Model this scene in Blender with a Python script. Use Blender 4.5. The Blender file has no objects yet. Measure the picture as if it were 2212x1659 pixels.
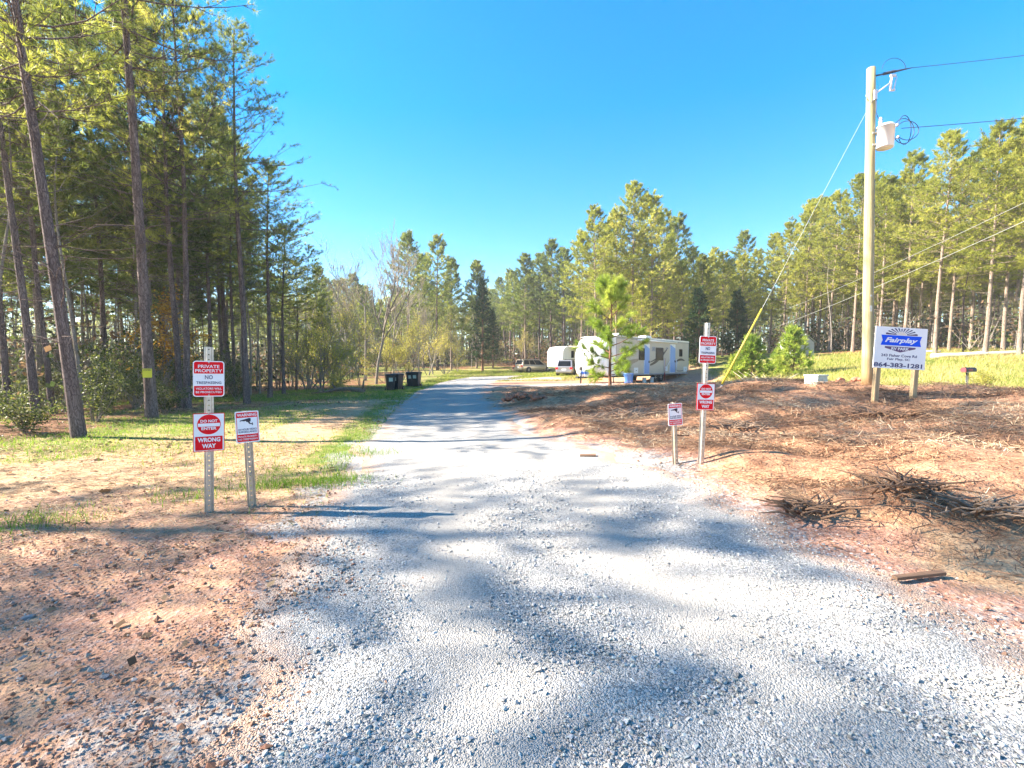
import bpy, math, random
import numpy as np
from mathutils import Matrix, Vector, Euler

R = math.radians
scene = bpy.context.scene
COL = scene.collection

# ------------------------------------------------------------------ camera
CAMZ, PITCH, FD = 1.5, R(2.36), 1005.0          # FD: focal length in units of a 2212-wide picture
cam = bpy.data.cameras.new('camera')
cam.sensor_width = 36.0
cam.lens = 36.0 * FD / 2212.0
cam.clip_start, cam.clip_end = 0.05, 2000
camo = bpy.data.objects.new('camera', cam)
camo.location = (0, 0, CAMZ)
camo.rotation_euler = (R(90) - PITCH, 0, 0)
COL.objects.link(camo)
scene.camera = camo

# ------------------------------------------------------------------ sky, sun, exposure
SUN_EL, SUN_AZ = R(33), math.atan2(-0.995, 0.10)   # azimuth clockwise from +Y
world = bpy.data.worlds.new('World')
scene.world = world
world.use_nodes = True
wn, wl = world.node_tree.nodes, world.node_tree.links
bg = wn['Background']
sky = wn.new('ShaderNodeTexSky')
sky.sky_type = 'NISHITA'
sky.sun_disc = False
sky.sun_elevation = SUN_EL
sky.sun_rotation = SUN_AZ
sky.air_density, sky.dust_density, sky.ozone_density = 1.0, 0.0, 2.6
hs = wn.new('ShaderNodeHueSaturation')
hs.inputs['Hue'].default_value = 0.503; hs.inputs['Saturation'].default_value = 1.46
wl.new(sky.outputs[0], hs.inputs['Color'])
gm = wn.new('ShaderNodeGamma'); gm.inputs['Gamma'].default_value = .85
wl.new(hs.outputs[0], gm.inputs['Color']); wl.new(gm.outputs[0], bg.inputs['Color'])
bg.inputs['Strength'].default_value = 0.085
sun = bpy.data.lights.new('sun', 'SUN')
sun.energy, sun.angle, sun.color = 5.0, R(0.53), (1.0, 0.89, 0.73)
suno = bpy.data.objects.new('sun', sun)
to_sun = Vector((math.sin(SUN_AZ) * math.cos(SUN_EL), math.cos(SUN_AZ) * math.cos(SUN_EL), math.sin(SUN_EL)))
suno.rotation_euler = to_sun.to_track_quat('Z', 'Y').to_euler()
suno.location = (-30, 5, 30)
COL.objects.link(suno)
vs = scene.view_settings
vs.view_transform, vs.look, vs.gamma, vs.use_curve_mapping = 'Standard', 'None', 1.0, False
vs.exposure = 2.45
scene.cycles.max_bounces = 6
scene.cycles.diffuse_bounces = 3
scene.cycles.transparent_max_bounces = 6
scene.cycles.use_denoising = True

# ------------------------------------------------------------------ noise, terrain
def _hash(ix, iy, seed):
    n = (ix.astype(np.int64) * 374761393 + iy.astype(np.int64) * 668265263 + seed * 974634777) & 0xffffffff
    n = ((n ^ (n >> 13)) * 1274126177) & 0xffffffff
    return ((n ^ (n >> 16)) & 0xffff) / 65535.0

def vnoise(x, y, scale, seed=0):
    x = np.asarray(x, float) / scale; y = np.asarray(y, float) / scale
    ix, iy = np.floor(x), np.floor(y)
    fx, fy = x - ix, y - iy
    fx, fy = fx * fx * (3 - 2 * fx), fy * fy * (3 - 2 * fy)
    a, b = _hash(ix, iy, seed), _hash(ix + 1, iy, seed)
    c, d = _hash(ix, iy + 1, seed), _hash(ix + 1, iy + 1, seed)
    return (a * (1 - fx) + b * fx) * (1 - fy) + (c * (1 - fx) + d * fx) * fy

def sstep(a, b, x):
    t = np.clip((np.asarray(x, float) - a) / (b - a), 0, 1)
    return t * t * (3 - 2 * t)

CP = np.array([
    (0, 0, 0), (-3, 4.7, 0), (3, 0, .02), (-6, 0, -.02), (7, 0, .15), (0, 10, .06), (-2, 20, .08), (2.5, 6, .20), (4, 4, .2),
    (8.5, 10, .69), (10, 13, .92), (12, 10, .83), (6, 13, .86), (15.8, 16, .5), (20, 22, .8), (27, 32, 1.9), (22, 42, 1.9), (13, 48, 1.2),
    (7, 33, .18), (14, 39, .30), (3, 45, .25), (4, 60, .5), (-3, 60, .5), (-8, 31, -.15), (-7, 36, -.13), (-9, 19, -.05), (-10, 10, 0), (-20, 12, -.2),
    (-20, 30, -.3), (-20, 60, 0.4), (0, 95, 2.7), (-25, 90, 1.6), (20, 95, 3.5), (45, 60, 3.5), (40, 20, 2.0), (-80, 0, -1), (80, 0, 2),
    (80, 150, 6), (-80, 150, 3), (0, 200, 6), (0, -40, 0), (-80, -40, -.5), (80, -40, 1), (4, 20, .35), (2, 14, .35), (-1, 30, .12)], float)
def _tps(r2):
    return np.where(r2 > 1e-9, r2 * np.log(np.maximum(r2, 1e-9)) * .5, 0)
_D2 = ((CP[:, None, :2] - CP[None, :, :2]) ** 2).sum(-1)
_n = len(CP)
_A = np.zeros((_n + 3, _n + 3)); _A[:_n, :_n] = _tps(_D2) + np.eye(_n) * 1.0
_A[:_n, _n] = 1; _A[:_n, _n + 1:] = CP[:, :2]; _A[_n, :_n] = 1; _A[_n + 1:, :_n] = CP[:, :2].T
_WT = np.linalg.solve(_A, np.concatenate([CP[:, 2], np.zeros(3)]))

LE = np.array([(-6, -3.2), (-2, -1.7), (1, -1.15), (2.2, -1.05), (3.15, -1.38), (4.55, -1.79), (6.9, -2.4), (13, -3.4), (27, -5.4), (40, -6.2), (46, -5.6), (51, -4.2), (52, 0)], float)
RE = np.array([(-6, 9), (-2, 5.2), (1, 3.1), (2.38, 2.4), (3.1, 2.2), (4, 2.1), (5.2, 2.05), (6.8, 1.65), (9, .45), (14, -.5), (22, -1.6), (27, -1.7), (40, -1.8), (46, -.6), (51, 1.2), (52, 0)], float)
def left_edge(y): return np.interp(y, LE[:, 0], LE[:, 1])
def right_edge(y): return np.interp(y, RE[:, 0], RE[:, 1])
def road_in(x, y):                       # metres inside the road edge (negative outside)
    return np.minimum(np.minimum(x - left_edge(y), right_edge(y) - x), 50.5 - np.asarray(y, float))

def track(x, y):                          # 1 in the two packed wheel tracks
    u = (np.asarray(x, float) - left_edge(y)) / (right_edge(y) - left_edge(y)) + (vnoise(x, y, 2.5, 61) - .5) * .10
    return np.exp(-((u - .30) / .085) ** 2) + np.exp(-((u - .68) / .085) ** 2)

def mulch_mask(x, y):
    m = sstep(.1, 1.2, x - right_edge(y)) * sstep(2.2, 3.6, y - .12 * x) * (1 - sstep(24, 30, y)) * (1 - sstep(13, 15, x - .1 * y))
    return m * (1 - sstep(11.5, 13.5, y) * sstep(9.5, 11, x))

def H(x, y):
    x = np.asarray(x, float); y = np.asarray(y, float)
    shp = np.broadcast(x, y).shape
    xf = np.broadcast_to(x, shp).ravel(); yf = np.broadcast_to(y, shp).ravel()
    out = np.empty(xf.size)
    for i in range(0, xf.size, 40000):
        px, py = xf[i:i + 40000], yf[i:i + 40000]
        r2 = (px[:, None] - CP[None, :, 0]) ** 2 + (py[:, None] - CP[None, :, 1]) ** 2
        out[i:i + 40000] = _tps(r2) @ _WT[:_n] + _WT[_n] + px * _WT[_n + 1] + py * _WT[_n + 2]
    off = 1 - sstep(-.6, .3, road_in(xf, yf))
    near = np.exp(-((yf) / 60.0) ** 2)
    out += off * (vnoise(xf, yf, 1.7, 3) - .5) * .05 + off * (vnoise(xf, yf, 5, 4) - .5) * .12
    out += (vnoise(xf, yf, .7, 5) - .5) * .012 * near
    mm = mulch_mask(xf, yf)
    out += mm * ((vnoise(xf + .6 * yf, yf * 1.5, 1.25, 6) - .35) * .26 + (vnoise(xf, yf, .42, 7) - .5) * .10)
    lum = off * (1 - mm)
    out += lum * (vnoise(xf, yf, .3, 8) - .5) * .015 * near
    return out.reshape(shp)

def h1(x, y): return float(H(np.array([x]), np.array([y]))[0])

def ray(xd, yd):
    u, v = (xd - 1106) / FD, (829.5 - yd) / FD
    c, s = math.cos(PITCH), math.sin(PITCH)
    return Vector((u, c + v * s, v * c - s))

def ground(xd, yd, near=1.0, far=120.0):          # where a line of sight meets the ground
    d = ray(xd, yd); d = d / d.y
    ys = np.geomspace(near, far, 4000)
    z = CAMZ + d.z * ys - H(d.x * ys, ys)
    k = int(np.argmax(z < 0)) if (z < 0).any() else len(ys) - 1
    Y = float(ys[k])
    return Vector((d.x * Y, Y, h1(d.x * Y, Y)))

def at(xd, yd, Y):
    d = ray(xd, yd); d = d / d.y
    return Vector((d.x * Y, Y, CAMZ + d.z * Y))

def gx(xd, Y):                                     # ground point at column xd and depth Y
    x = (xd - 1106) / FD * Y
    return Vector((x, Y, h1(x, Y)))

# ------------------------------------------------------------------ materials
def nt(name):
    m = bpy.data.materials.new(name); m.use_nodes = True
    return m, m.node_tree.nodes, m.node_tree.links, m.node_tree.nodes['Principled BSDF']

def ramp(nodes, stops):
    r = nodes.new('ShaderNodeValToRGB')
    e = r.color_ramp.elements
    while len(e) > 1: e.remove(e[-1])
    e[0].position, e[0].color = stops[0][0], (*stops[0][1], 1)
    for p, c in stops[1:]:
        k = e.new(p); k.color = (*c, 1)
    return r

def noise(nodes, links, scale, detail=4, rough=.55, coord='Object', vec=None, stretch=None):
    n = nodes.new('ShaderNodeTexNoise')
    n.inputs['Scale'].default_value, n.inputs['Detail'].default_value, n.inputs['Roughness'].default_value = scale, detail, rough
    if vec is None:
        tc = nodes.new('ShaderNodeTexCoord'); vec = tc.outputs[coord]
    if stretch:
        mp = nodes.new('ShaderNodeMapping'); mp.inputs['Scale'].default_value = stretch
        links.new(vec, mp.inputs['Vector']); vec = mp.outputs['Vector']
    links.new(vec, n.inputs['Vector'])
    return n

def math_node(nodes, links, op, a, b=None, clamp=False):
    n = nodes.new('ShaderNodeMath'); n.operation = op; n.use_clamp = clamp
    for i, v in enumerate((a, b)):
        if v is None: continue
        if isinstance(v, (int, float)): n.inputs[i].default_value = v
        else: links.new(v, n.inputs[i])
    return n.outputs[0]

def mixc(nodes, links, fac, a, b, mode='MIX'):
    n = nodes.new('ShaderNodeMix'); n.data_type = 'RGBA'; n.blend_type = mode
    for sock, v in ((n.inputs[0], fac), (n.inputs[6], a), (n.inputs[7], b)):
        if isinstance(v, (int, float)): sock.default_value = v
        elif isinstance(v, tuple): sock.default_value = (*v, 1) if len(v) == 3 else v
        else: links.new(v, sock)
    return n.outputs[2]

def bump(nodes, links, height, strength, dist, normal=None):
    b = nodes.new('ShaderNodeBump'); b.inputs['Strength'].default_value = strength; b.inputs['Distance'].default_value = dist
    links.new(height, b.inputs['Height'])
    if normal is not None: links.new(normal, b.inputs['Normal'])
    return b.outputs[0]

def attr(nodes, name):
    a = nodes.new('ShaderNodeAttribute'); a.attribute_name = name
    return a.outputs['Fac']

MATS = {}
def simple(name, col, rough=.6, metal=0.0, var=.12, scale=6.0, spec=.5, bumpy=0.0, stretch=None, coat=0.0):
    if name in MATS: return MATS[name]
    m, n, l, p = nt(name)
    nz = noise(n, l, scale, 5, .6, stretch=stretch)
    lo = tuple(c * (1 - var) for c in col); hi = tuple(min(1, c * (1 + var)) for c in col)
    r = ramp(n, [(.3, lo), (.7, hi)])
    l.new(nz.outputs['Fac'], r.inputs[0]); l.new(r.outputs[0], p.inputs['Base Color'])
    p.inputs['Roughness'].default_value, p.inputs['Metallic'].default_value = rough, metal
    p.inputs['Specular IOR Level'].default_value = spec
    p.inputs['Coat Weight'].default_value = coat
    if bumpy: l.new(bump(n, l, nz.outputs['Fac'], .6, bumpy), p.inputs['Normal'])
    MATS[name] = m
    return m

def bark_mat(name, dark, light, scale=1.0):
    m, n, l, p = nt(name)
    a = noise(n, l, 9 * scale, 6, .65, stretch=(1, 1, .16))
    v = n.new('ShaderNodeTexVoronoi'); v.feature = 'DISTANCE_TO_EDGE'; v.inputs['Scale'].default_value = 30 * scale
    tc = n.new('ShaderNodeTexCoord'); mp = n.new('ShaderNodeMapping'); mp.inputs['Scale'].default_value = (1, 1, .22)
    l.new(tc.outputs['Object'], mp.inputs['Vector'])
    dn = noise(n, l, 4 * scale, 3, .5)
    vec = mixc(n, l, .12, mp.outputs['Vector'], dn.outputs['Color'])
    l.new(vec, v.inputs['Vector'])
    crack = math_node(n, l, 'MULTIPLY_ADD', v.outputs['Distance'], 2.2, True); crack.node.inputs[2].default_value = .55
    hgt = math_node(n, l, 'MULTIPLY', crack, a.outputs['Fac'])
    r = ramp(n, [(.05, tuple(c * .4 for c in dark)), (.3, dark), (.62, light), (.9, tuple(min(1, c * 1.25) for c in light))])
    l.new(hgt, r.inputs[0]); l.new(r.outputs[0], p.inputs['Base Color'])
    p.inputs['Roughness'].default_value = .92; p.inputs['Specular IOR Level'].default_value = .2
    l.new(bump(n, l, hgt, 1.0, .045), p.inputs['Normal'])
    return m

def leaf_mat(name, stops, trans=.4, rough=.5, objvar=.35):
    m, n, l, p = nt(name)
    oi = n.new('ShaderNodeObjectInfo')
    o = math_node(n, l, 'MULTIPLY_ADD', oi.outputs['Random'], objvar)
    n_ = o.node; n_.inputs[2].default_value = -objvar / 2
    f = math_node(n, l, 'ADD', attr(n, 'rnd'), o, True)
    r = ramp(n, stops); l.new(f, r.inputs[0])
    l.new(r.outputs[0], p.inputs['Base Color'])
    p.inputs['Roughness'].default_value = rough; p.inputs['Specular IOR Level'].default_value = .15
    t = n.new('ShaderNodeBsdfTranslucent')
    br = n.new('ShaderNodeHueSaturation'); br.inputs['Value'].default_value = 1.5; br.inputs['Saturation'].default_value = 1.1
    l.new(r.outputs[0], br.inputs['Color']); l.new(br.outputs[0], t.inputs['Color'])
    mx = n.new('ShaderNodeMixShader'); mx.inputs[0].default_value = trans
    l.new(p.outputs[0], mx.inputs[1]); l.new(t.outputs[0], mx.inputs[2])
    l.new(mx.outputs[0], n['Material Output'].inputs['Surface'])
    return m

def rnd_mat(name, stops, rough=.85, spec=.25, bumpy=0):
    m, n, l, p = nt(name)
    r = ramp(n, stops); l.new(attr(n, 'rnd'), r.inputs[0])
    nz = noise(n, l, 60, 3, .6)
    c = mixc(n, l, .35, r.outputs[0], mixc(n, l, 1.0, r.outputs[0], nz.outputs['Color'], 'MULTIPLY'))
    l.new(c, p.inputs['Base Color'])
    p.inputs['Roughness'].default_value = rough; p.inputs['Specular IOR Level'].default_value = spec
    return m

M = {}
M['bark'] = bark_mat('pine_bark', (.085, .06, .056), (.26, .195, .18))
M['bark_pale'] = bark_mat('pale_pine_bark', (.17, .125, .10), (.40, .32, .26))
M['bark_grey'] = bark_mat('grey_bark', (.20, .17, .145), (.46, .41, .36), 2.0)
M['bark_red'] = bark_mat('reddish_bark', (.16, .08, .05), (.36, .20, .13), 2.0)
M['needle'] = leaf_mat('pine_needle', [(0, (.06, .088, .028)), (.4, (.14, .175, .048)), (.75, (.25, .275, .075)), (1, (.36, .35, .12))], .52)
M['needle_sunlit'] = leaf_mat('sunlit_tint_needle', [(0, (.13, .15, .035)), (.4, (.26, .28, .06)), (.75, (.40, .395, .095)), (1, (.52, .48, .15))], .54)  # paler, yellower needle copy with sun glow put into its colour
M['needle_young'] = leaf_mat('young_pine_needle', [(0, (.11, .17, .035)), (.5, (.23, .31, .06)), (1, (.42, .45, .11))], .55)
M['cedar'] = leaf_mat('cedar_foliage', [(0, (.018, .042, .018)), (.6, (.045, .085, .03)), (1, (.09, .13, .04))], .25)
M['leaf_spring'] = leaf_mat('spring_leaf', [(0, (.20, .23, .05)), (.5, (.36, .34, .08)), (1, (.52, .43, .13))], .5)
M['leaf_under'] = leaf_mat('understory_leaf', [(0, (.022, .036, .014)), (.5, (.06, .08, .025)), (1, (.18, .19, .055))], .35)
M['leaf_rust'] = leaf_mat('rusty_leaf', [(0, (.26, .13, .03)), (.5, (.45, .26, .05)), (1, (.6, .40, .10))], .5)
M['leaf_brown'] = leaf_mat('dry_leaf', [(0, (.08, .05, .03)), (.6, (.20, .13, .075)), (1, (.32, .23, .14))], .3)
M['leaf_bud'] = leaf_mat('bud_leaf', [(0, (.22, .17, .08)), (.5, (.32, .28, .12)), (1, (.42, .36, .16))], .4)
M['grass'] = leaf_mat('grass_blade', [(0, (.06, .13, .02)), (.5, (.15, .24, .035)), (.8, (.28, .31, .07)), (1, (.45, .38, .17))], .4, objvar=0)
M['meadow'] = leaf_mat('meadow_blade', [(0, (.13, .19, .035)), (.4, (.27, .29, .07)), (.7, (.42, .37, .13)), (1, (.55, .44, .22))], .4, objvar=0)
M['straw'] = rnd_mat('straw', [(0, (.17, .085, .045)), (.35, (.38, .23, .12)), (.7, (.55, .40, .23)), (1, (.70, .58, .40))], .7)
M['mulch'] = rnd_mat('mulch_chip', [(0, (.085, .055, .04)), (.25, (.23, .12, .07)), (.55, (.42, .25, .145)), (.8, (.58, .42, .27)), (1, (.74, .62, .46))], .8)
M['stone'] = rnd_mat('crushed_stone', [(0, (.17, .17, .168)), (.12, (.32, .315, .305)), (.36, (.44, .43, .415)), (.7, (.52, .51, .49)), (.92, (.60, .585, .56)), (1, (.50, .40, .32))], .85)
M['dirt_stone'] = rnd_mat('dirt_stone', [(0, (.22, .10, .06)), (.45, (.42, .23, .15)), (.8, (.48, .33, .25)), (.92, (.45, .40, .36)), (1, (.30, .29, .30))], .9)
M['galv'] = simple('galvanised_steel', (.47, .44, .40), .42, .75, .22, 18)
M['galv_brown'] = simple('weathered_steel', (.44, .36, .28), .5, .55, .25, 18)
M['sign_white'] = simple('sign_white', (.80, .80, .82), .6, 0, .03, 3, spec=.15)
M['sign_red'] = simple('sign_red', (.72, .008, .016), .65, 0, .05, 3, spec=.12)
M['ink'] = simple('sign_ink', (.012, .012, .03), .5, 0, .1, 5)
M['ink_navy'] = simple('sign_navy', (.03, .03, .12), .5, 0, .1, 5)
M['sign_blue'] = simple('sign_blue', (.004, .085, .75), .65, 0, .05, 3, spec=.12)
M['sign_purple'] = simple('sign_purple', (.07, .02, .12), .4, 0, .05, 3)
M['sign_cream'] = simple('sign_cream', (.70, .62, .55), .4, 0, .05, 3)
M['yellow'] = simple('yellow_plastic', (.60, .46, .05), .45, 0, .06, 8)
M['notice'] = simple('yellow_notice', (.62, .56, .02), .5, 0, .08, 8)
M['post_wood'] = simple('treated_post', (.38, .27, .15), .8, 0, .3, 7, bumpy=.004, stretch=(4, 4, .3))
M['white_paint'] = simple('white_gelcoat', (.78, .79, .80), .22, 0, .04, 1.2, coat=.4)
M['beige_shaded'] = simple('shaded_beige_siding', (.50, .46, .40), .4, 0, .05, 1.5)  # beige siding, darkened to carry the shade on the trailer side
M['roof_white'] = simple('roof_membrane', (.80, .79, .76), .55, 0, .06, 2)
M['sky_blue'] = simple('sky_tinted_blue', (.22, .38, .74), .45, 0, .05, 2)  # blue puts reflected sky into the door colour
M['black'] = simple('black_plastic', (.018, .018, .022), .45, 0, .25, 10)
M['dark_metal'] = simple('dark_metal', (.045, .045, .05), .5, .4, .3, 10)
M['rubber'] = simple('tyre_rubber', (.02, .02, .02), .8, 0, .2, 10)
M['rim'] = simple('alloy_rim', (.55, .55, .56), .3, .8, .1, 8)
M['glass'] = simple('dark_glass', (.008, .009, .012), .22, 0, .1, 2, spec=.15)
M['stripe'] = simple('dark_stripe', (.06, .05, .055), .4, 0, .1, 4)
M['taupe'] = simple('taupe_stripe', (.30, .25, .20), .4, 0, .1, 4)
M['gold_paint'] = simple('champagne_paint', (.42, .34, .25), .28, .45, .05, 2, coat=.6)
M['silver_paint'] = simple('silver_paint', (.34, .33, .34), .28, .5, .05, 2, coat=.6)
M['shade_black'] = simple('shade_black', (.02, .02, .025), .2, .2, .1, 2, coat=.8)  # black stands in for shade on the suv sides
M['red_lens'] = simple('red_lens', (.70, .015, .02), .2, 0, .05, 4, coat=.5)
M['blue_plastic'] = simple('blue_plastic', (.05, .17, .55), .4, 0, .08, 6)
M['tank_white'] = simple('tank_white', (.75, .77, .80), .35, 0, .05, 4)
M['transformer'] = simple('transformer_grey', (.66, .67, .68), .4, .1, .06, 5)
M['porcelain'] = simple('porcelain', (.55, .56, .62), .25, 0, .08, 8)
M['wire'] = simple('cable_black', (.03, .035, .06), .5, 0, .1, 8)
M['wire_pale'] = simple('bare_cable', (.52, .52, .50), .45, .6, .1, 8)
M['box_green'] = simple('pedestal_green', (.42, .50, .44), .55, 0, .15, 6)
M['shed_grey'] = simple('shed_grey', (.30, .31, .34), .6, 0, .08, 4)
M['rock'] = simple('field_rock', (.20, .19, .19), .9, 0, .35, 14, bumpy=.01)
M['rock_tan'] = simple('tan_rock', (.40, .28, .20), .9, 0, .3, 14, bumpy=.01)
M['clod'] = simple('clay_clod', (.34, .13, .075), .95, 0, .4, 10, bumpy=.02)
M['dead_wood'] = simple('dead_wood', (.20, .14, .10), .9, 0, .4, 12, bumpy=.01)
M['pale_wood'] = simple('pale_wood', (.55, .46, .36), .85, 0, .3, 12)
M['board'] = simple('dark_board', (.15, .085, .05), .85, 0, .35, 9, bumpy=.004, stretch=(.4, 5, 5))
M['mail_red'] = simple('mail_red', (.35, .03, .04), .5, 0, .2, 6)

def pole_mat():
    m, n, l, p = nt('pole_wood')
    a = noise(n, l, 6, 9, .72, stretch=(6, 6, .16))
    g = n.new('ShaderNodeTexCoord'); sx = n.new('ShaderNodeSeparateXYZ'); l.new(g.outputs['Object'], sx.inputs[0])
    r = ramp(n, [(.22, (.15, .115, .055)), (.42, (.32, .27, .13)), (.58, (.41, .35, .19)), (.8, (.50, .45, .29))])
    l.new(a.outputs['Fac'], r.inputs[0])
    low = n.new('ShaderNodeMapRange'); low.inputs[1].default_value, low.inputs[2].default_value = 1.0, .05
    l.new(sx.outputs['Z'], low.inputs[0])
    stain = math_node(n, l, 'MULTIPLY', low.outputs[0], .7)
    l.new(mixc(n, l, stain, r.outputs[0], (.40, .21, .09)), p.inputs['Base Color'])
    p.inputs['Roughness'].default_value = .85
    l.new(bump(n, l, a.outputs['Fac'], .9, .02), p.inputs['Normal'])
    return m
M['pole'] = pole_mat()

def ground_mat():
    m, n, l, p = nt('ground_soil')
    geo = n.new('ShaderNodeNewGeometry'); P = geo.outputs['Position']
    big = noise(n, l, .45, 5, .6, vec=P).outputs['Fac']
    mid = noise(n, l, 2.6, 6, .65, vec=P).outputs['Fac']
    fine = noise(n, l, 22, 5, .7, vec=P).outputs['Fac']
    streak = noise(n, l, 9, 8, .75, vec=P, stretch=(.7, 1.6, 1)).outputs['Fac']
    grit = n.new('ShaderNodeTexVoronoi'); grit.inputs['Scale'].default_value = 38; l.new(P, grit.inputs['Vector'])
    def mask(name, k1=.9, k2=.7, lo=.35, hi=.75):
        v = math_node(n, l, 'ADD', attr(n, name), math_node(n, l, 'MULTIPLY', math_node(n, l, 'SUBTRACT', mid, .5), k1))
        v = math_node(n, l, 'ADD', v, math_node(n, l, 'MULTIPLY', math_node(n, l, 'SUBTRACT', fine, .5), k2))
        r = n.new('ShaderNodeMapRange'); r.inputs[1].default_value, r.inputs[2].default_value = lo, hi
        l.new(v, r.inputs[0]); return r.outputs[0]
    straw = ramp(n, [(.25, (.20, .095, .05)), (.42, (.40, .235, .13)), (.58, (.54, .365, .22)), (.8, (.66, .52, .36))]); l.new(streak, straw.inputs[0])
    clay = ramp(n, [(.3, (.24, .11, .075)), (.5, (.42, .225, .155)), (.7, (.56, .37, .28))]); l.new(fine, clay.inputs[0])
    grass = ramp(n, [(.3, (.055, .095, .018)), (.5, (.15, .19, .035)), (.72, (.30, .29, .08))]); l.new(fine, grass.inputs[0])
    litter = ramp(n, [(.25, (.055, .028, .018)), (.45, (.16, .075, .042)), (.6, (.27, .14, .075)), (.8, (.36, .24, .13))]); l.new(streak, litter.inputs[0])
    grav = ramp(n, [(.25, (.16, .155, .15)), (.5, (.33, .315, .30)), (.75, (.45, .435, .415))]); l.new(fine, grav.inputs[0])
    mul = ramp(n, [(.30, (.10, .05, .03)), (.46, (.31, .155, .09)), (.6, (.46, .27, .16)), (.8, (.58, .43, .29))]); l.new(streak, mul.inputs[0])
    c = straw.outputs[0]
    c = mixc(n, l, mask('clay'), c, clay.outputs[0])
    c = mixc(n, l, mask('mulch'), c, mul.outputs[0])
    c = mixc(n, l, mask('forest', .6), c, litter.outputs[0])
    c = mixc(n, l, mask('grass', 1.3, .9), c, grass.outputs[0])
    c = mixc(n, l, mask('gravelly', .8, 1.0), c, grav.outputs[0])
    l.new(c, p.inputs['Base Color'])
    p.inputs['Roughness'].default_value = .95; p.inputs['Specular IOR Level'].default_value = .15
    hh = math_node(n, l, 'ADD', math_node(n, l, 'MULTIPLY', fine, .8), math_node(n, l, 'MULTIPLY', streak, .3))
    b1 = bump(n, l, hh, .8, .045)
    l.new(bump(n, l, grit.outputs['Distance'], .5, .015, b1), p.inputs['Normal'])
    return m
M['ground'] = ground_mat()

def road_mat():
    m, n, l, p = nt('gravel')
    geo = n.new('ShaderNodeNewGeometry'); P = geo.outputs['Position']
    v = n.new('ShaderNodeTexVoronoi'); v.inputs['Scale'].default_value = 115; l.new(P, v.inputs['Vector'])
    v2 = n.new('ShaderNodeTexVoronoi'); v2.inputs['Scale'].default_value = 150; l.new(P, v2.inputs['Vector'])
    big = noise(n, l, .8, 5, .6, vec=P).outputs['Fac']
    mid = noise(n, l, 4, 5, .65, vec=P, stretch=(1, .5, 1)).outputs['Fac']
    sep = n.new('ShaderNodeSeparateColor'); l.new(v.outputs['Color'], sep.inputs[0])
    r = ramp(n, [(0, (.10, .10, .098)), (.2, (.21, .207, .20)), (.45, (.335, .33, .32)), (.75, (.41, .40, .388)), (1, (.52, .505, .485))])
    l.new(sep.outputs[0], r.inputs[0])
    dust = ramp(n, [(.3, (.27, .24, .215)), (.6, (.36, .345, .325))]); l.new(mid, dust.inputs[0])
    f = n.new('ShaderNodeMapRange'); f.inputs[1].default_value, f.inputs[2].default_value = .35, .7; l.new(big, f.inputs[0])
    c = mixc(n, l, math_node(n, l, 'MULTIPLY', f.outputs[0], .55), r.outputs[0], dust.outputs[0])
    e = math_node(n, l, 'ADD', attr(n, 'edge'), math_node(n, l, 'MULTIPLY', math_node(n, l, 'SUBTRACT', mid, .5), 1.2))
    er = n.new('ShaderNodeMapRange'); er.inputs[1].default_value, er.inputs[2].default_value = .45, 1.0; l.new(e, er.inputs[0])
    c = mixc(n, l, math_node(n, l, 'MULTIPLY', er.outputs[0], .75), c, (.44, .27, .18))
    c = mixc(n, l, math_node(n, l, 'MULTIPLY', attr(n, 'track'), math_node(n, l, 'MULTIPLY', mid, 1.25), True), c, (.40, .365, .325))
    l.new(c, p.inputs['Base Color'])
    p.inputs['Roughness'].default_value = .93; p.inputs['Specular IOR Level'].default_value = .2
    hgt = math_node(n, l, 'ADD', math_node(n, l, 'MULTIPLY', v.outputs['Distance'], -1.0), math_node(n, l, 'MULTIPLY', v2.outputs['Distance'], -.6))
    l.new(bump(n, l, hgt, .7, .014), p.inputs['Normal'])
    return m
M['road'] = road_mat()

# ------------------------------------------------------------------ mesh helpers
def np_mesh(name, verts, tris, attrs=None, mats=(), midx=None, smooth=False):
    me = bpy.data.meshes.new(name)
    verts = np.ascontiguousarray(verts, dtype=np.float32); tris = np.ascontiguousarray(tris, dtype=np.int32)
    k = tris.shape[1]
    me.vertices.add(len(verts)); me.vertices.foreach_set('co', verts.ravel())
    me.loops.add(tris.size); me.loops.foreach_set('vertex_index', tris.ravel())
    me.polygons.add(len(tris)); me.polygons.foreach_set('loop_start', np.arange(0, tris.size, k, dtype=np.int32))
    for a, v in (attrs or {}).items():
        at_ = me.attributes.new(a, 'FLOAT', 'POINT'); at_.data.foreach_set('value', np.ascontiguousarray(v, dtype=np.float32))
    for m in mats: me.materials.append(m)
    if midx is not None: me.polygons.foreach_set('material_index', np.ascontiguousarray(midx, dtype=np.int32))
    me.polygons.foreach_set('use_smooth', np.full(len(tris), smooth, dtype=bool))
    me.update(calc_edges=True)
    return me

def link(name, data, parent=None):
    o = bpy.data.objects.new(name, data); COL.objects.link(o)
    if parent is not None: o.parent = parent
    return o

def tag(o, label=None, cat=None, group=None, kind=None):
    if label: o['label'] = label
    if cat: o['category'] = cat
    if group: o['group'] = group
    if kind: o['kind'] = kind
    return o

def empty(name, loc, rz=0.0, rx=0.0, ry=0.0):
    o = link(name, None); o.empty_display_size = .2
    o.location = loc; o.rotation_euler = (rx, ry, rz)
    return o

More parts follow.
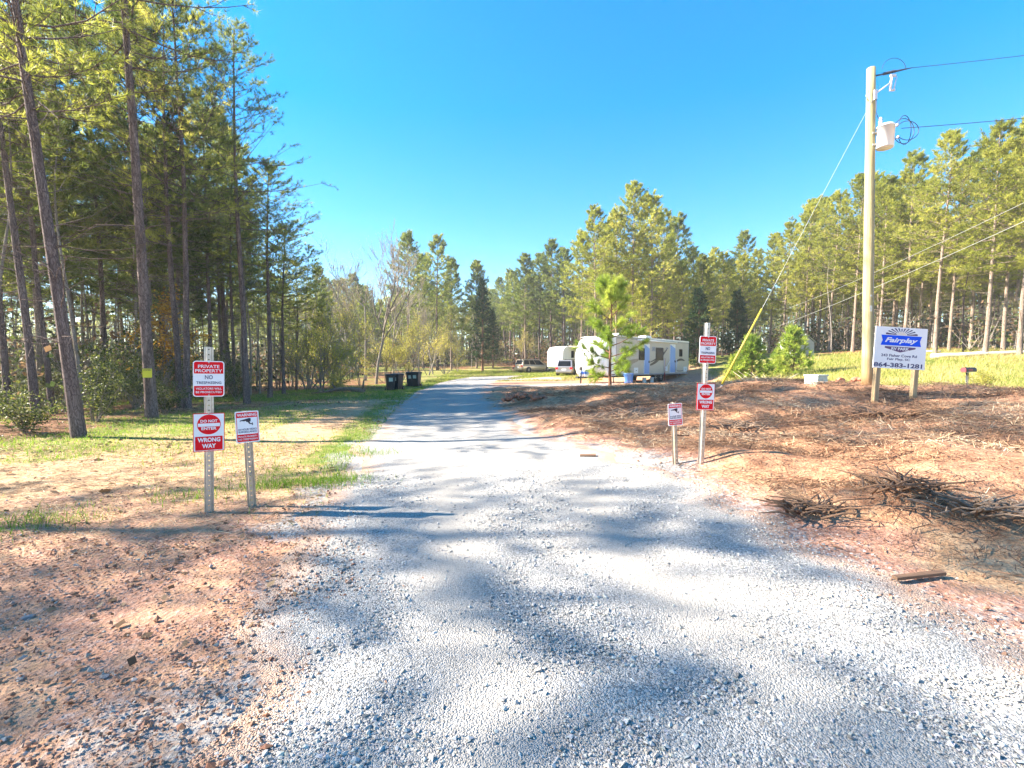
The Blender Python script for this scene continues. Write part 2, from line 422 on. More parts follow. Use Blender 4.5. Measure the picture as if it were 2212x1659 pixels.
class MB:
    def __init__(s): s.v, s.f, s.m, s.sm = [], [], [], []
    def add(s, vs, fs, mi=0, smooth=False, mat=None):
        b = len(s.v)
        for q in vs: s.v.append(tuple(mat @ Vector(q)) if mat is not None else tuple(q))
        for f in fs: s.f.append([i + b for i in f]); s.m.append(mi); s.sm.append(smooth)
        return s
    def box(s, c, d, mi=0, mat=None, taper=1.0):
        x, y, z = d[0] / 2, d[1] / 2, d[2] / 2
        vs = [(c[0] + sx * x * (taper if sz > 0 else 1), c[1] + sy * y * (taper if sz > 0 else 1), c[2] + sz * z) for sz in (-1, 1) for sx, sy in ((-1, -1), (1, -1), (1, 1), (-1, 1))]
        return s.add(vs, [(3, 2, 1, 0), (4, 5, 6, 7), (0, 1, 5, 4), (1, 2, 6, 5), (2, 3, 7, 6), (3, 0, 4, 7)], mi, False, mat)
    def slab(s, poly, y0, y1, mi=0, mat=None):          # polygon in x,z extruded along y (y0 front)
        n = len(poly)
        vs = [(p[0], y0, p[1]) for p in poly] + [(p[0], y1, p[1]) for p in poly]
        fs = [tuple(range(n)), tuple(range(2 * n - 1, n - 1, -1))] + [(i, i + n, (i + 1) % n + n, (i + 1) % n) for i in range(n)]
        return s.add(vs, fs, mi, False, mat)
    def tube(s, pts, rad, sides=8, mi=0, caps=True, smooth=True, mat=None):
        pts = [Vector(p) for p in pts]
        if not hasattr(rad, '__len__'): rad = [rad] * len(pts)
        vs, fs = [], []
        ref = None
        for i, p in enumerate(pts):
            d = (pts[min(i + 1, len(pts) - 1)] - pts[max(i - 1, 0)]).normalized()
            if ref is None:
                ref = Vector((1, 0, 0)) if abs(d.x) < .8 else Vector((0, 1, 0))
            a = (ref - d * ref.dot(d)).normalized(); b = d.cross(a); ref = a
            for k in range(sides):
                t = 2 * math.pi * k / sides
                vs.append(p + (a * math.cos(t) + b * math.sin(t)) * rad[i])
        for i in range(len(pts) - 1):
            for k in range(sides):
                k2 = (k + 1) % sides
                fs.append((i * sides + k, i * sides + k2, (i + 1) * sides + k2, (i + 1) * sides + k))
        s.add(vs, fs, mi, smooth, mat)
        if caps:
            b = len(s.v) - len(vs)
            s.f.append(list(range(b + sides - 1, b - 1, -1))); s.m.append(mi); s.sm.append(False)
            e = b + (len(pts) - 1) * sides
            s.f.append(list(range(e, e + sides))); s.m.append(mi); s.sm.append(False)
        return s
    def lathe(s, prof, sides=20, mi=0, mat=None, smooth=True):   # (r,z)
        vs = [(r * math.cos(2 * math.pi * k / sides), r * math.sin(2 * math.pi * k / sides), z) for r, z in prof for k in range(sides)]
        fs = [(i * sides + k, i * sides + (k + 1) % sides, (i + 1) * sides + (k + 1) % sides, (i + 1) * sides + k) for i in range(len(prof) - 1) for k in range(sides)]
        fs.append(tuple(range(sides - 1, -1, -1))); fs.append(tuple(range((len(prof) - 1) * sides, len(prof) * sides)))
        return s.add(vs, fs, mi, smooth, mat)
    def loft(s, secs, mi=0, smooth=True, caps=True, closed=True, mat=None):
        n = len(secs[0]); vs = [p for q in secs for p in q]; fs = []
        for i in range(len(secs) - 1):
            for k in range(n if closed else n - 1):
                fs.append((i * n + k, i * n + (k + 1) % n, (i + 1) * n + (k + 1) % n, (i + 1) * n + k))
        s.add(vs, fs, mi, smooth, mat)
        if caps:
            b = len(s.v) - len(vs)
            s.f.append(list(range(b + n - 1, b - 1, -1))); s.m.append(mi); s.sm.append(False)
            e = b + (len(secs) - 1) * n
            s.f.append(list(range(e, e + n))); s.m.append(mi); s.sm.append(False)
        return s
    def mesh(s, name, mats):
        me = bpy.data.meshes.new(name)
        me.from_pydata(s.v, [], s.f)
        for m in (mats if isinstance(mats, (list, tuple)) else [mats]): me.materials.append(m)
        me.polygons.foreach_set('material_index', s.m); me.polygons.foreach_set('use_smooth', s.sm)
        me.update()
        import bmesh
        bm = bmesh.new(); bm.from_mesh(me); bmesh.ops.recalc_face_normals(bm, faces=bm.faces); bm.to_mesh(me); bm.free()
        return me
    def build(s, name, mats, parent=None, loc=None):
        o = link(name, s.mesh(name, mats), parent)
        if loc is not None: o.location = loc
        return o

def auto_bevel(o, w=.01, seg=2):
    b = o.modifiers.new('bevel', 'BEVEL'); b.width = w; b.segments = seg; b.limit_method = 'ANGLE'; b.angle_limit = R(40)
    return o

def rrect(w, hgt, r, seg=4):
    pts = []
    for cx, cy, a0 in ((w / 2 - r, hgt / 2 - r, 0), (-w / 2 + r, hgt / 2 - r, 90), (-w / 2 + r, -hgt / 2 + r, 180), (w / 2 - r, -hgt / 2 + r, 270)):
        for k in range(seg + 1):
            a = R(a0 + 90 * k / seg); pts.append((cx + r * math.cos(a), cy + r * math.sin(a)))
    return pts

DG = None
def text_mesh(body, w, hgt, depth=.0012, bold=.0, shear=0.0):
    cu = bpy.data.curves.new('lettering', 'FONT')
    cu.body = body; cu.size = 1.0; cu.extrude = .02; cu.offset = bold; cu.shear = shear
    cu.align_x = 'CENTER'; cu.resolution_u = 3
    o = bpy.data.objects.new('lettering', cu); COL.objects.link(o)
    dg = bpy.context.evaluated_depsgraph_get(); dg.update()
    me = bpy.data.meshes.new_from_object(o.evaluated_get(dg))
    bpy.data.objects.remove(o); bpy.data.curves.remove(cu)
    n = len(me.vertices); co = np.empty(n * 3, np.float32); me.vertices.foreach_get('co', co); co = co.reshape(-1, 3)
    lo, hi = co.min(0), co.max(0); c = (lo + hi) / 2
    sx = w / (hi[0] - lo[0]); sy = hgt / (hi[1] - lo[1])
    out = np.empty_like(co)
    out[:, 0] = (co[:, 0] - c[0]) * sx; out[:, 2] = (co[:, 1] - c[1]) * sy; out[:, 1] = -(co[:, 2]) / .02 * depth
    me.vertices.foreach_set('co', out.ravel()); me.update()
    return me

def text(parent, body, x, z, w, hgt, mat, y=0.0, bold=.012, shear=0.0, name='lettering'):
    me = text_mesh(body, w, hgt, .0012, bold, shear)
    me.materials.clear(); me.materials.append(mat)
    me.name = name
    o = link(name, me, parent); o.location = (x, y, z)
    return o

# ------------------------------------------------------------------ the ground sheet
def axis(parts):
    out = []
    for a, b, s in parts: out.append(np.arange(a, b, s))
    return np.concatenate(out + [np.array([parts[-1][1]])])
XS = axis([(-160, -40, 8), (-40, -14, 1.0), (-14, -7, .3), (-7, 9, .1), (9, 16, .25), (16, 40, 1.0), (40, 160, 8)])
YS = axis([(-60, -8, 6), (-8, 0, .5), (0, 9, .085), (9, 18, .2), (18, 40, .5), (40, 80, 1.5), (80, 260, 8)])
GX, GY = np.meshgrid(XS, YS)
GZ = H(GX, GY)
ri = road_in(GX, GY)
GZ = GZ - .03 * sstep(.15, .6, ri)               # bed of the road lies lower than its gravel
nx, ny = len(XS), len(YS)
idx = np.arange(nx * ny).reshape(ny, nx)
quads = np.stack([idx[:-1, :-1], idx[:-1, 1:], idx[1:, 1:], idx[1:, :-1]], -1).reshape(-1, 4)
gx_, gy_ = GX.ravel(), GY.ravel()
rin = ri.ravel(); out_ = np.maximum(-rin, 0)
n1, n2, n3 = vnoise(gx_, gy_, 1.6, 21), vnoise(gx_, gy_, 4.5, 22), vnoise(gx_, gy_, .6, 23)
leftside = (gx_ < left_edge(gy_))
rightside = (gx_ > right_edge(gy_))
mul = mulch_mask(gx_, gy_)
forest = np.where(leftside, sstep(-7.5, -10.5, gx_ + .0 * gy_ + (n1 - .5) * 3 + np.maximum(gy_ - 20, 0) * .09), 0)
forest = np.maximum(forest, sstep(64, 72, gy_ + (n1 - .5) * 4))
forest = np.maximum(forest, sstep(27, 29.5, gx_ + (n1 - .5) * 3) * (gy_ > 5))
forest = np.maximum(forest, sstep(45, 50, gy_) * (gx_ > 9))
grass = np.zeros_like(gx_)
grass = np.maximum(grass, leftside * sstep(5.5, 7.5, gy_) * (1 - sstep(.5, 1.6, out_)) * .85)           # verge
grass = np.maximum(grass, leftside * sstep(5, 7, gy_) * sstep(.42, .62, n2) * .68)
grass = np.maximum(grass, leftside * (gx_ < -2.6) * sstep(.45, .68, n1) * .55)
grass = np.maximum(grass, leftside * sstep(17, 22, gy_) * (.55 + .3 * n1) * (1 - sstep(.4, .8, forest) * .5))
grass = np.maximum(grass, rightside * sstep(42, 47, gy_) * (1 - sstep(60, 66, gy_)) * .75)
grass = np.maximum(grass, sstep(12.2, 14.5, gx_ - .12 * (gy_ - 12)) * sstep(8, 10, gy_) * (1 - sstep(27, 31, gx_)) * .7)
grass = np.maximum(grass, rightside * sstep(16, 21, gy_) * sstep(0, 2, gx_ - .43 * gy_) * (gy_ < 40) * .6)
clay = np.zeros_like(gx_)
clay = np.maximum(clay, leftside * (1 - sstep(4.2, 6.5, gy_ + (n1 - .5) * 2)) * (.5 + .35 * n1))
clay = np.maximum(clay, leftside * sstep(.55, .8, n2) * .5)
clay = np.maximum(clay, rightside * (1 - sstep(.4, 1.3, out_ + (n3 - .5))) * .85)
clay = np.maximum(clay, rightside * sstep(.45, .7, n1) * .75)
clay = np.maximum(clay, rightside * sstep(32, 36, gy_) * (1 - sstep(38, 42, gy_)) * .9)
gravelly = np.maximum((1 - sstep(.0, .9, out_ + (n3 - .5) * .7)) * .75, (gx_ < 0) * (1 - sstep(2.2, 3.6, gy_ + (n1 - .5) * 2.5)) * (gx_ > -5) * .22)
gravelly = np.where(rin > .1, .9, gravelly)
strip = ((gy_ > 27.8) & (gy_ < 31.4) & (gx_ > -1.5) & (gx_ < 6)) | ((gy_ > 42) & (gy_ < 44.5) & (gx_ > -2) & (gx_ < 4.5))
gravelly = np.where(strip, 1.0, gravelly)
straw_shape = 1
me = np_mesh('ground', np.stack([gx_, gy_, GZ.ravel()], -1), quads,
             {'clay': clay, 'grass': grass * (1 - mul * .9), 'forest': forest, 'gravelly': gravelly, 'mulch': mul * (.62 + .3 * n3)}, [M['ground']], smooth=True)
tag(link('ground', me), 'red clay ground with straw, grass and leaf litter', 'ground', kind='structure')

def road_sheet(name, ys, lf, rf, nu, label, amp=.35, lift=.014):
    ys = np.asarray(ys, float); us = np.linspace(0, 1, nu)
    Lx = lf(ys) - .3 + (vnoise(ys, ys * 0, .5, 31) - .5) * amp + (vnoise(ys, ys * 0, 1.7, 33) - .5) * amp
    Rx = rf(ys) + .3 + (vnoise(ys, ys * 0 + 9, .5, 32) - .5) * amp + (vnoise(ys, ys * 0, 2.1, 34) - .5) * amp * 1.4
    X = Lx[:, None] * (1 - us)[None] + Rx[:, None] * us[None]
    Y = np.repeat(ys[:, None], nu, 1)
    e = np.minimum(X - Lx[:, None], Rx[:, None] - X)
    Z = H(X, Y) + lift * sstep(.1, .45, e) - .035 * (1 - sstep(0, .25, e)) + (vnoise(X, Y, .25, 35) - .5) * .012 * sstep(.1, .4, e)
    i = np.arange(len(ys) * nu).reshape(len(ys), nu)
    q = np.stack([i[:-1, :-1], i[:-1, 1:], i[1:, 1:], i[1:, :-1]], -1).reshape(-1, 4)
    me = np_mesh(name, np.stack([X.ravel(), Y.ravel(), Z.ravel()], -1), q, {'edge': (1 - sstep(.15, .9, e)).ravel(), 'track': (track(X, Y) * (name == 'gravel_road')).ravel()}, [M['road']], smooth=True)
    return tag(link(name, me), label, 'road', kind='structure')
road_sheet('gravel_road', axis([(-5, 0, .25), (0, 9, .07), (9, 20, .15), (20, 50.5, .4)]), left_edge, right_edge, 90, 'pale gravel road curving away between the woods')
road_sheet('gravel_path', np.linspace(27.6, 31.6, 40), lambda y: -1.2 + 0 * y, lambda y: 6.0 + .25 * (y - 28), 60, 'gravel pad leading to the large white trailer', .5)
road_sheet('gravel_path', np.linspace(42, 44.6, 26), lambda y: -1.6 + 0 * y, lambda y: 4.2 + 0 * y, 40, 'pale gravel spur beside the minivan', .5)

# ------------------------------------------------------------------ loose stones, chips, straw, grass
rng = np.random.default_rng(7)
CUBE = np.array([(x, y, z) for z in (-1, 1) for y in (-1, 1) for x in (-1, 1)], float) * .5
OCT = np.array([(1, 0, 0), (-1, 0, 0), (0, 1, 0), (0, -1, 0), (0, 0, 1), (0, 0, -1)], float) * .62
OT = np.array([(0, 2, 4), (2, 1, 4), (1, 3, 4), (3, 0, 4), (2, 0, 5), (1, 2, 5), (3, 1, 5), (0, 3, 5)])
CT = np.array([(0, 2, 3), (0, 3, 1), (4, 5, 7), (4, 7, 6), (0, 1, 5), (0, 5, 4), (2, 6, 7), (2, 7, 3), (0, 4, 6), (0, 6, 2), (1, 3, 7), (1, 7, 5)])
def stones(name, x, y, size, mat, label, sink=.25, rbias=None):
    n = len(x)
    v = OCT[None] * (1 + rng.uniform(-.3, .3, (n, 6, 3))) + rng.uniform(-.22, .22, (n, 6, 3))
    v = v * (size[:, None] * rng.uniform([.85, .65, .45], [1.4, 1.05, .85], (n, 3)))[:, None, :]
    a, b = rng.uniform(0, 6.28, n), rng.normal(0, .5, n)
    ca, sa, cb, sb = np.cos(a), np.sin(a), np.cos(b), np.sin(b)
    X, Y, Z = v[..., 0], v[..., 1], v[..., 2]
    Y, Z = Y * cb[:, None] - Z * sb[:, None], Y * sb[:, None] + Z * cb[:, None]
    X, Y = X * ca[:, None] - Y * sa[:, None], X * sa[:, None] + Y * ca[:, None]
    z0 = H(x, y) + .012 + size * sink
    vv = np.stack([X + x[:, None], Y + y[:, None], Z + z0[:, None]], -1).reshape(-1, 3)
    t = (OT[None] + (np.arange(n) * 6)[:, None, None]).reshape(-1, 3)
    r = rng.random(n) if rbias is None else rbias
    me = np_mesh(name, vv, t, {'rnd': np.repeat(r, 6)}, [mat])
    return tag(link(name, me), label, name.split('_')[-1], kind='stuff')

def sample(n, x0, x1, y0, y1, dens, power=1.6):
    y = y0 * (y1 / y0) ** (rng.random(n) ** (1 / power) if power != 1 else rng.random(n))
    x = rng.uniform(x0, x1, n)
    k = rng.random(n) < dens(x, y)
    return x[k], y[k]
def infov(x, y, m=1.18): return (np.abs(x) < m * y + .6)

x, y = sample(260000, -3.2, 6.0, 1.05, 6.2, lambda x, y: infov(x, y) * sstep(-.35, .25, road_in(x, y) + (vnoise(x, y, .4, 41) - .5) * .5) * np.clip(1.3 - y * .09, .25, 1) * np.clip(1.05 - .85 * track(x, y) * (.5 + vnoise(x, y, .5, 62)), .12, 1), .8)
stones('gravel', x, y, rng.lognormal(math.log(.0056), .6, len(x)).clip(.0022, .022) * (1 + np.maximum(y - 3, 0) * .08), M['stone'], 'loose crushed grey stones on the road', .22)
x, y = sample(64000, -6, 0, 1.05, 8, lambda x, y: infov(x, y) * sstep(.9, -.2, road_in(x, y) + (vnoise(x, y, .8, 42) - .5)) * np.clip(sstep(.28, .62, vnoise(x, y, 1.1, 43)) + .15 + (y < 2.6) * .4, 0, 1) * (1 - .8 * sstep(4, 6.5, y)), .9)
stones('clay_gravel', x, y, rng.lognormal(math.log(.0082), .5, len(x)).clip(.003, .032), M['dirt_stone'], 'reddish stones strewn over the clay verge', .15)
x, y = sample(9000, 1.5, 9, 2, 8, lambda x, y: infov(x, y) * (1 - sstep(.2, 1.2, -road_in(x, y))) * (road_in(x, y) < .2), 1)
stones('verge_gravel', x, y, rng.lognormal(math.log(.009), .5, len(x)).clip(.004, .03), M['dirt_stone'], 'stones along the mulch side of the road', .15)

def sticks(name, x, y, L, W, mat, label, zoff=.02, pitch=.18, rb=None, yaw=None):
    n = len(x)
    a = rng.uniform(0, math.pi, n) if yaw is None else yaw
    p = rng.normal(0, pitch, n)
    d = np.stack([np.cos(a) * np.cos(p), np.sin(a) * np.cos(p), np.sin(p)], -1)
    s = np.stack([-np.sin(a), np.cos(a), np.zeros(n)], -1)
    u = np.cross(d, s)
    c = np.stack([x, y, H(x, y) + rng.random(n) * zoff + .3 * L * np.abs(np.sin(p)) + .004], -1)
    ring = [(1, 0), (-.5, .8), (-.5, -.8)]
    vs = []
    for e, w in ((-.5, .8), (.5, .5)):
        for ra, rb_ in ring:
            vs.append(c + d * (L * e)[:, None] + s * (W * ra * w)[:, None] + u * (W * rb_ * w * .7)[:, None])
    v = np.stack(vs, 1).reshape(-1, 3)
    T = np.array([(0, 1, 4), (0, 4, 3), (1, 2, 5), (1, 5, 4), (2, 0, 3), (2, 3, 5)])
    t = (T[None] + (np.arange(n) * 6)[:, None, None]).reshape(-1, 3)
    r = rng.random(n) if rb is None else rb
    me = np_mesh(name, v, t, {'rnd': np.repeat(r, 6)}, [mat])
    return tag(link(name, me), label, name.split('_')[-1], kind='stuff')
x, y = sample(220000, 0, 17, 2.6, 24, lambda x, y: infov(x, y) * np.clip(mulch_mask(x, y) * (.25 + 1.1 * sstep(.3, .65, vnoise(x + .6 * y, y * 1.5, .9, 44))), 0, 1), 1)
f = 1 + np.maximum(y - 5, 0) * .07
sticks('mulch_litter', x, y, rng.lognormal(math.log(.07), .55, len(x)).clip(.02, .32) * f, rng.lognormal(math.log(.0035), .4, len(x)) * f, M['mulch'], 'shredded wood mulch spread over the red clay bank', .06, .30,
       np.clip(rng.random(len(x)) * .62 + .75 * (vnoise(x + .6 * y, y * 1.6, 1.3, 45) - .25), 0, 1), rng.normal(.25, .75, len(x)))
x, y = sample(20000, 0, 17, 3.0, 24, lambda x, y: infov(x, y) * np.clip(mulch_mask(x, y) * sstep(.42, .7, vnoise(x + .6 * y, y * 1.5, .9, 44)), 0, 1), 1)
f = 1 + np.maximum(y - 5, 0) * .05
sticks('brush_litter', x, y, rng.lognormal(math.log(.20), .5, len(x)).clip(.08, .7) * f, rng.lognormal(math.log(.0045), .4, len(x)) * f, M['mulch'], 'longer splintered strands of wood over the mulch', .07, .13, np.clip(rng.normal(.32, .3, len(x)), 0, 1), rng.normal(.25, .7, len(x)))
x, y = sample(60000, -14, 0, 3.2, 20, lambda x, y: infov(x, y) * (road_in(x, y) < -.1) * sstep(.25, .6, vnoise(x, y, 1.4, 46)) * sstep(3, 5, y + x * -.1), 1)
sticks('straw_litter', x, y, rng.lognormal(math.log(.09), .4, len(x)) * (1 + y * .03), rng.uniform(.001, .0022, len(x)) * (1 + y * .09), M['straw'], 'dry pine straw scattered over the grassy clearing', .012, .06)

def blades(name, x, y, L, W, mat, label, lean=.45, rb=None, kind='stuff'):
    n = len(x); a = rng.uniform(0, 6.28, n); p = np.abs(rng.normal(0, lean, n))
    d = np.stack([np.cos(a) * np.sin(p), np.sin(a) * np.sin(p), np.cos(p)], -1)
    b = rng.uniform(0, 6.28, n); s = np.stack([np.cos(b), np.sin(b), 0 * b], -1)
    c = np.stack([x, y, H(x, y) - .005], -1)
    mid = c + d * (L * .55)[:, None]; tip = mid + (d * .8 + np.stack([np.cos(a), np.sin(a), 0 * a], -1) * .5) * (L * .45)[:, None]
    sw = s * W[:, None] * .5
    v = np.stack([c - sw, c + sw, mid + sw * .8, mid - sw * .8, tip], 1).reshape(-1, 3)
    T = np.array([(0, 1, 2), (0, 2, 3), (3, 2, 4)])
    t = (T[None] + (np.arange(n) * 5)[:, None, None]).reshape(-1, 3)
    r = rng.random(n) if rb is None else rb
    me = np_mesh(name, v, t, {'rnd': np.repeat(r, 5)}, [mat])
    return tag(link(name, me), label, 'grass', kind=kind)
def flat_leaves(name, x, y, size, mat, label):
    n = len(x); a = rng.uniform(0, 6.28, n); d = np.stack([np.cos(a), np.sin(a), rng.normal(0, .25, n)], -1); b_ = np.stack([-np.sin(a), np.cos(a), rng.normal(0, .35, n)], -1)
    c = np.stack([x, y, H(x, y) + .012], -1); z = size[:, None]
    v = np.stack([c, c + d * z * .5 + b_ * z * .35, c + d * z, c + d * z * .5 - b_ * z * .35], 1).reshape(-1, 3)
    i = np.arange(n)[:, None] * 4
    me = np_mesh(name, v, np.concatenate([i + np.array([[0, 1, 2]]), i + np.array([[0, 2, 3]])]), {'rnd': np.repeat(rng.random(n), 4)}, [mat])
    return tag(link(name, me), label, 'leaves', kind='stuff')
x, y = sample(26000, -18, 0, 2.2, 26, lambda x, y: infov(x, y) * (road_in(x, y) < -.05) * np.clip(.10 + sstep(-4, -9, x) * .7 + .35 * sstep(.5, .75, vnoise(x, y, 1.2, 71)), 0, 1), 1)
flat_leaves('fallen_leaves', x, y, rng.lognormal(math.log(.035), .4, len(x)) * (1 + y * .03), M['leaf_brown'], 'brown leaves fallen over the wooded side of the road')
def gmask(x, y):
    o = np.maximum(-road_in(x, y), 0); l_ = (x < left_edge(y)) * (road_in(x, y) < -.05)
    verge = sstep(5.5, 7, y) * (1 - sstep(.3, 1.3, o)) * .8
    patch = sstep(.45, .62, vnoise(x, y, 4.5, 22)) * sstep(4, 6, y) * .7 + sstep(.48, .7, vnoise(x, y, 1.6, 21)) * .6 * (x < -2.6)
    far = sstep(17, 22, y) * .6 * sstep(-14, -10, x)
    return l_ * np.clip(np.maximum(np.maximum(verge, patch), far) * (.3 + vnoise(x, y, .35, 47)), 0, 1)
x, y = sample(210000, -17, 0, 3.4, 40, lambda x, y: infov(x, y) * gmask(x, y), 1)
blades('grass', x, y, rng.lognormal(math.log(.06), .4, len(x)) * (1 + y * .012), rng.uniform(.003, .006, len(x)) * (1 + y * .09), M['grass'], 'thin patchy grass along the wooded side of the road', .6, np.clip(rng.normal(.45, .22, len(x)), 0, 1))
cx_, cy_ = [], []
for (tx, ty, rr, nn) in ((-2.55, 5.75, .30, 900), (-2.2, 5.95, .22, 500), (-3.0, 5.6, .2, 350), (-3.6, 5.2, .3, 300), (-4.6, 4.4, .35, 500), (-5.2, 3.9, .4, 350), (-2.45, 7.8, .3, 400)):
    cx_.append(rng.normal(tx, rr, nn)); cy_.append(rng.normal(ty, rr * .5, nn))
x, y = np.concatenate(cx_), np.concatenate(cy_)
blades('clump_grass', x, y, rng.lognormal(math.log(.10), .35, len(x)), rng.uniform(.003, .006, len(x)), M['grass'], 'brighter grass clumps beside the sign posts', .5, np.clip(rng.normal(.3, .18, len(x)), 0, 1))
def mmask(x, y):
    a = sstep(12.2, 14.5, x - .12 * (y - 12)) * sstep(8.5, 10.5, y) * (1 - sstep(27.5, 30, x))
    b = sstep(15.5, 19, y) * sstep(0, 1.5, x - .43 * y) * (y < 40) * .8
    return np.clip(np.maximum(a, b) * (.35 + vnoise(x, y, 1.3, 48)), 0, 1)
x, y = sample(150000, 5, 33, 9, 40, lambda x, y: infov(x, y, 1.25) * mmask(x, y), 1)
blades('meadow_grass', x, y, rng.lognormal(math.log(.19), .4, len(x)), rng.uniform(.008, .018, len(x)) * (1 + y * .03), M['meadow'], 'tall yellowing grass behind the park sign', .4, np.clip(.25 + .6 * vnoise(x, y, 2.2, 49) + rng.normal(0, .2, len(x)), 0, 1))
x, y = sample(40000, -8, 8, 40, 66, lambda x, y: (road_in(x, y) < -.3) * (.25 + .7 * vnoise(x, y, 2, 50)) * ~((x > -2) & (x < 4.6) & (y > 41.5) & (y < 45)), 1)
blades('far_grass', x, y, rng.lognormal(math.log(.12), .4, len(x)), rng.uniform(.02, .05, len(x)), M['meadow'], 'grass strip round the parked minivan', .5, np.clip(rng.normal(.3, .2, len(x)), 0, 1))

# ------------------------------------------------------------------ trees
class Soup:
    """triangles of wood and foliage; every vertex carries a random value for colour"""
    def __init__(s): s.v, s.t, s.r, s.m, s.n = [], [], [], [], 0
    def arr(s, v, t, r, mi):
        s.v.append(v); s.t.append(t + s.n); s.r.append(r); s.m.append(np.full(len(t), mi)); s.n += len(v)
    def tube(s, pts, rad, sides=4, mi=0, r=.5):
        pts = np.asarray(pts, float); k = len(pts); rad = np.broadcast_to(np.asarray(rad, float), (k,))
        d = np.gradient(pts, axis=0); d /= np.linalg.norm(d, axis=1, keepdims=True) + 1e-9
        ref = np.array([1., 0, 0]) if abs(d[0, 0]) < .8 else np.array([0, 1., 0])
        a = ref - d * (d @ ref)[:, None]; a /= np.linalg.norm(a, axis=1, keepdims=True) + 1e-9
        b = np.cross(d, a)
        th = np.arange(sides) * 2 * math.pi / sides
        v = pts[:, None] + (a[:, None] * np.cos(th)[None, :, None] + b[:, None] * np.sin(th)[None, :, None]) * rad[:, None, None]
        i = np.arange(k * sides).reshape(k, sides); j = np.roll(i, -1, 1)
        t = np.concatenate([np.stack([i[:-1], j[:-1], j[1:]], -1).reshape(-1, 3), np.stack([i[:-1], j[1:], i[1:]], -1).reshape(-1, 3)])
        s.arr(v.reshape(-1, 3), t, np.full(k * sides, r), mi)
    def tufts(s, P, D, K, L, W, spread, rg, mi=1, up=.25, rlo=0, rhi=1, rr=None):
        n = len(P)
        if n == 0: return
        P = np.repeat(P, K, 0); D = np.repeat(D, K, 0)
        d = D + rg.normal(0, spread, (n * K, 3)); d[:, 2] += up
        d /= np.linalg.norm(d, axis=1, keepdims=True) + 1e-9
        q = np.cross(d, rg.normal(0, 1, (n * K, 3))); q /= np.linalg.norm(q, axis=1, keepdims=True) + 1e-9
        ll = L * rg.uniform(.6, 1.15, (n * K, 1)); ww = W * rg.uniform(.7, 1.3, (n * K, 1))
        v = np.stack([P - q * ww / 2, P + q * ww / 2, P + d * ll], 1).reshape(-1, 3)
        if rr is None: rr = rg.uniform(rlo, rhi, n)
        r = np.repeat(np.clip(np.repeat(rr, K) + rg.normal(0, .08, n * K), 0, 1), 3)
        s.arr(v, np.arange(n * K * 3).reshape(-1, 3), r, mi)
    def leaves(s, P, size, rg, mi=1, rlo=0, rhi=1):
        n = len(P)
        if n == 0: return
        a = rg.normal(0, 1, (n, 3)); a /= np.linalg.norm(a, axis=1, keepdims=True)
        b = np.cross(a, rg.normal(0, 1, (n, 3))); b /= np.linalg.norm(b, axis=1, keepdims=True) + 1e-9
        z = size * rg.uniform(.6, 1.3, (n, 1))
        v = np.stack([P, P + a * z * .5 + b * z * .38, P + a * z, P + a * z * .5 - b * z * .38], 1).reshape(-1, 3)
        i = np.arange(n)[:, None] * 4
        t = np.concatenate([i + np.array([[0, 1, 2]]), i + np.array([[0, 2, 3]])])
        s.arr(v, t, np.repeat(rg.uniform(rlo, rhi, n), 4), mi)
    def mesh(s, name, mats, smooth_mi=(0,)):
        m = np.concatenate(s.m)
        me = np_mesh(name, np.concatenate(s.v), np.concatenate(s.t), {'rnd': np.concatenate(s.r)}, mats, m)
        me.polygons.foreach_set('use_smooth', np.isin(m, smooth_mi))
        return me

def unit(v): return v / (np.linalg.norm(v) + 1e-9)

def trunk_line(rg, Ht, r0, wob=.12, k=14, flare=.22):
    t = np.linspace(0, 1, k)
    x = wob * np.sin(t * rg.uniform(3, 6) + rg.uniform(0, 6)) * t ** .7 + rg.normal(0, .012, k)
    y = wob * np.sin(t * rg.uniform(3, 6) + rg.uniform(0, 6)) * t ** .7 + rg.normal(0, .012, k)
    x -= x[0]; y -= y[0]
    p = np.stack([x, y, t * Ht], -1)
    p[0, 2] = -.35
    r = r0 * (1 - t * .93) ** .85 * (1 + flare * np.exp(-t * Ht / .35))
    return t, p, r

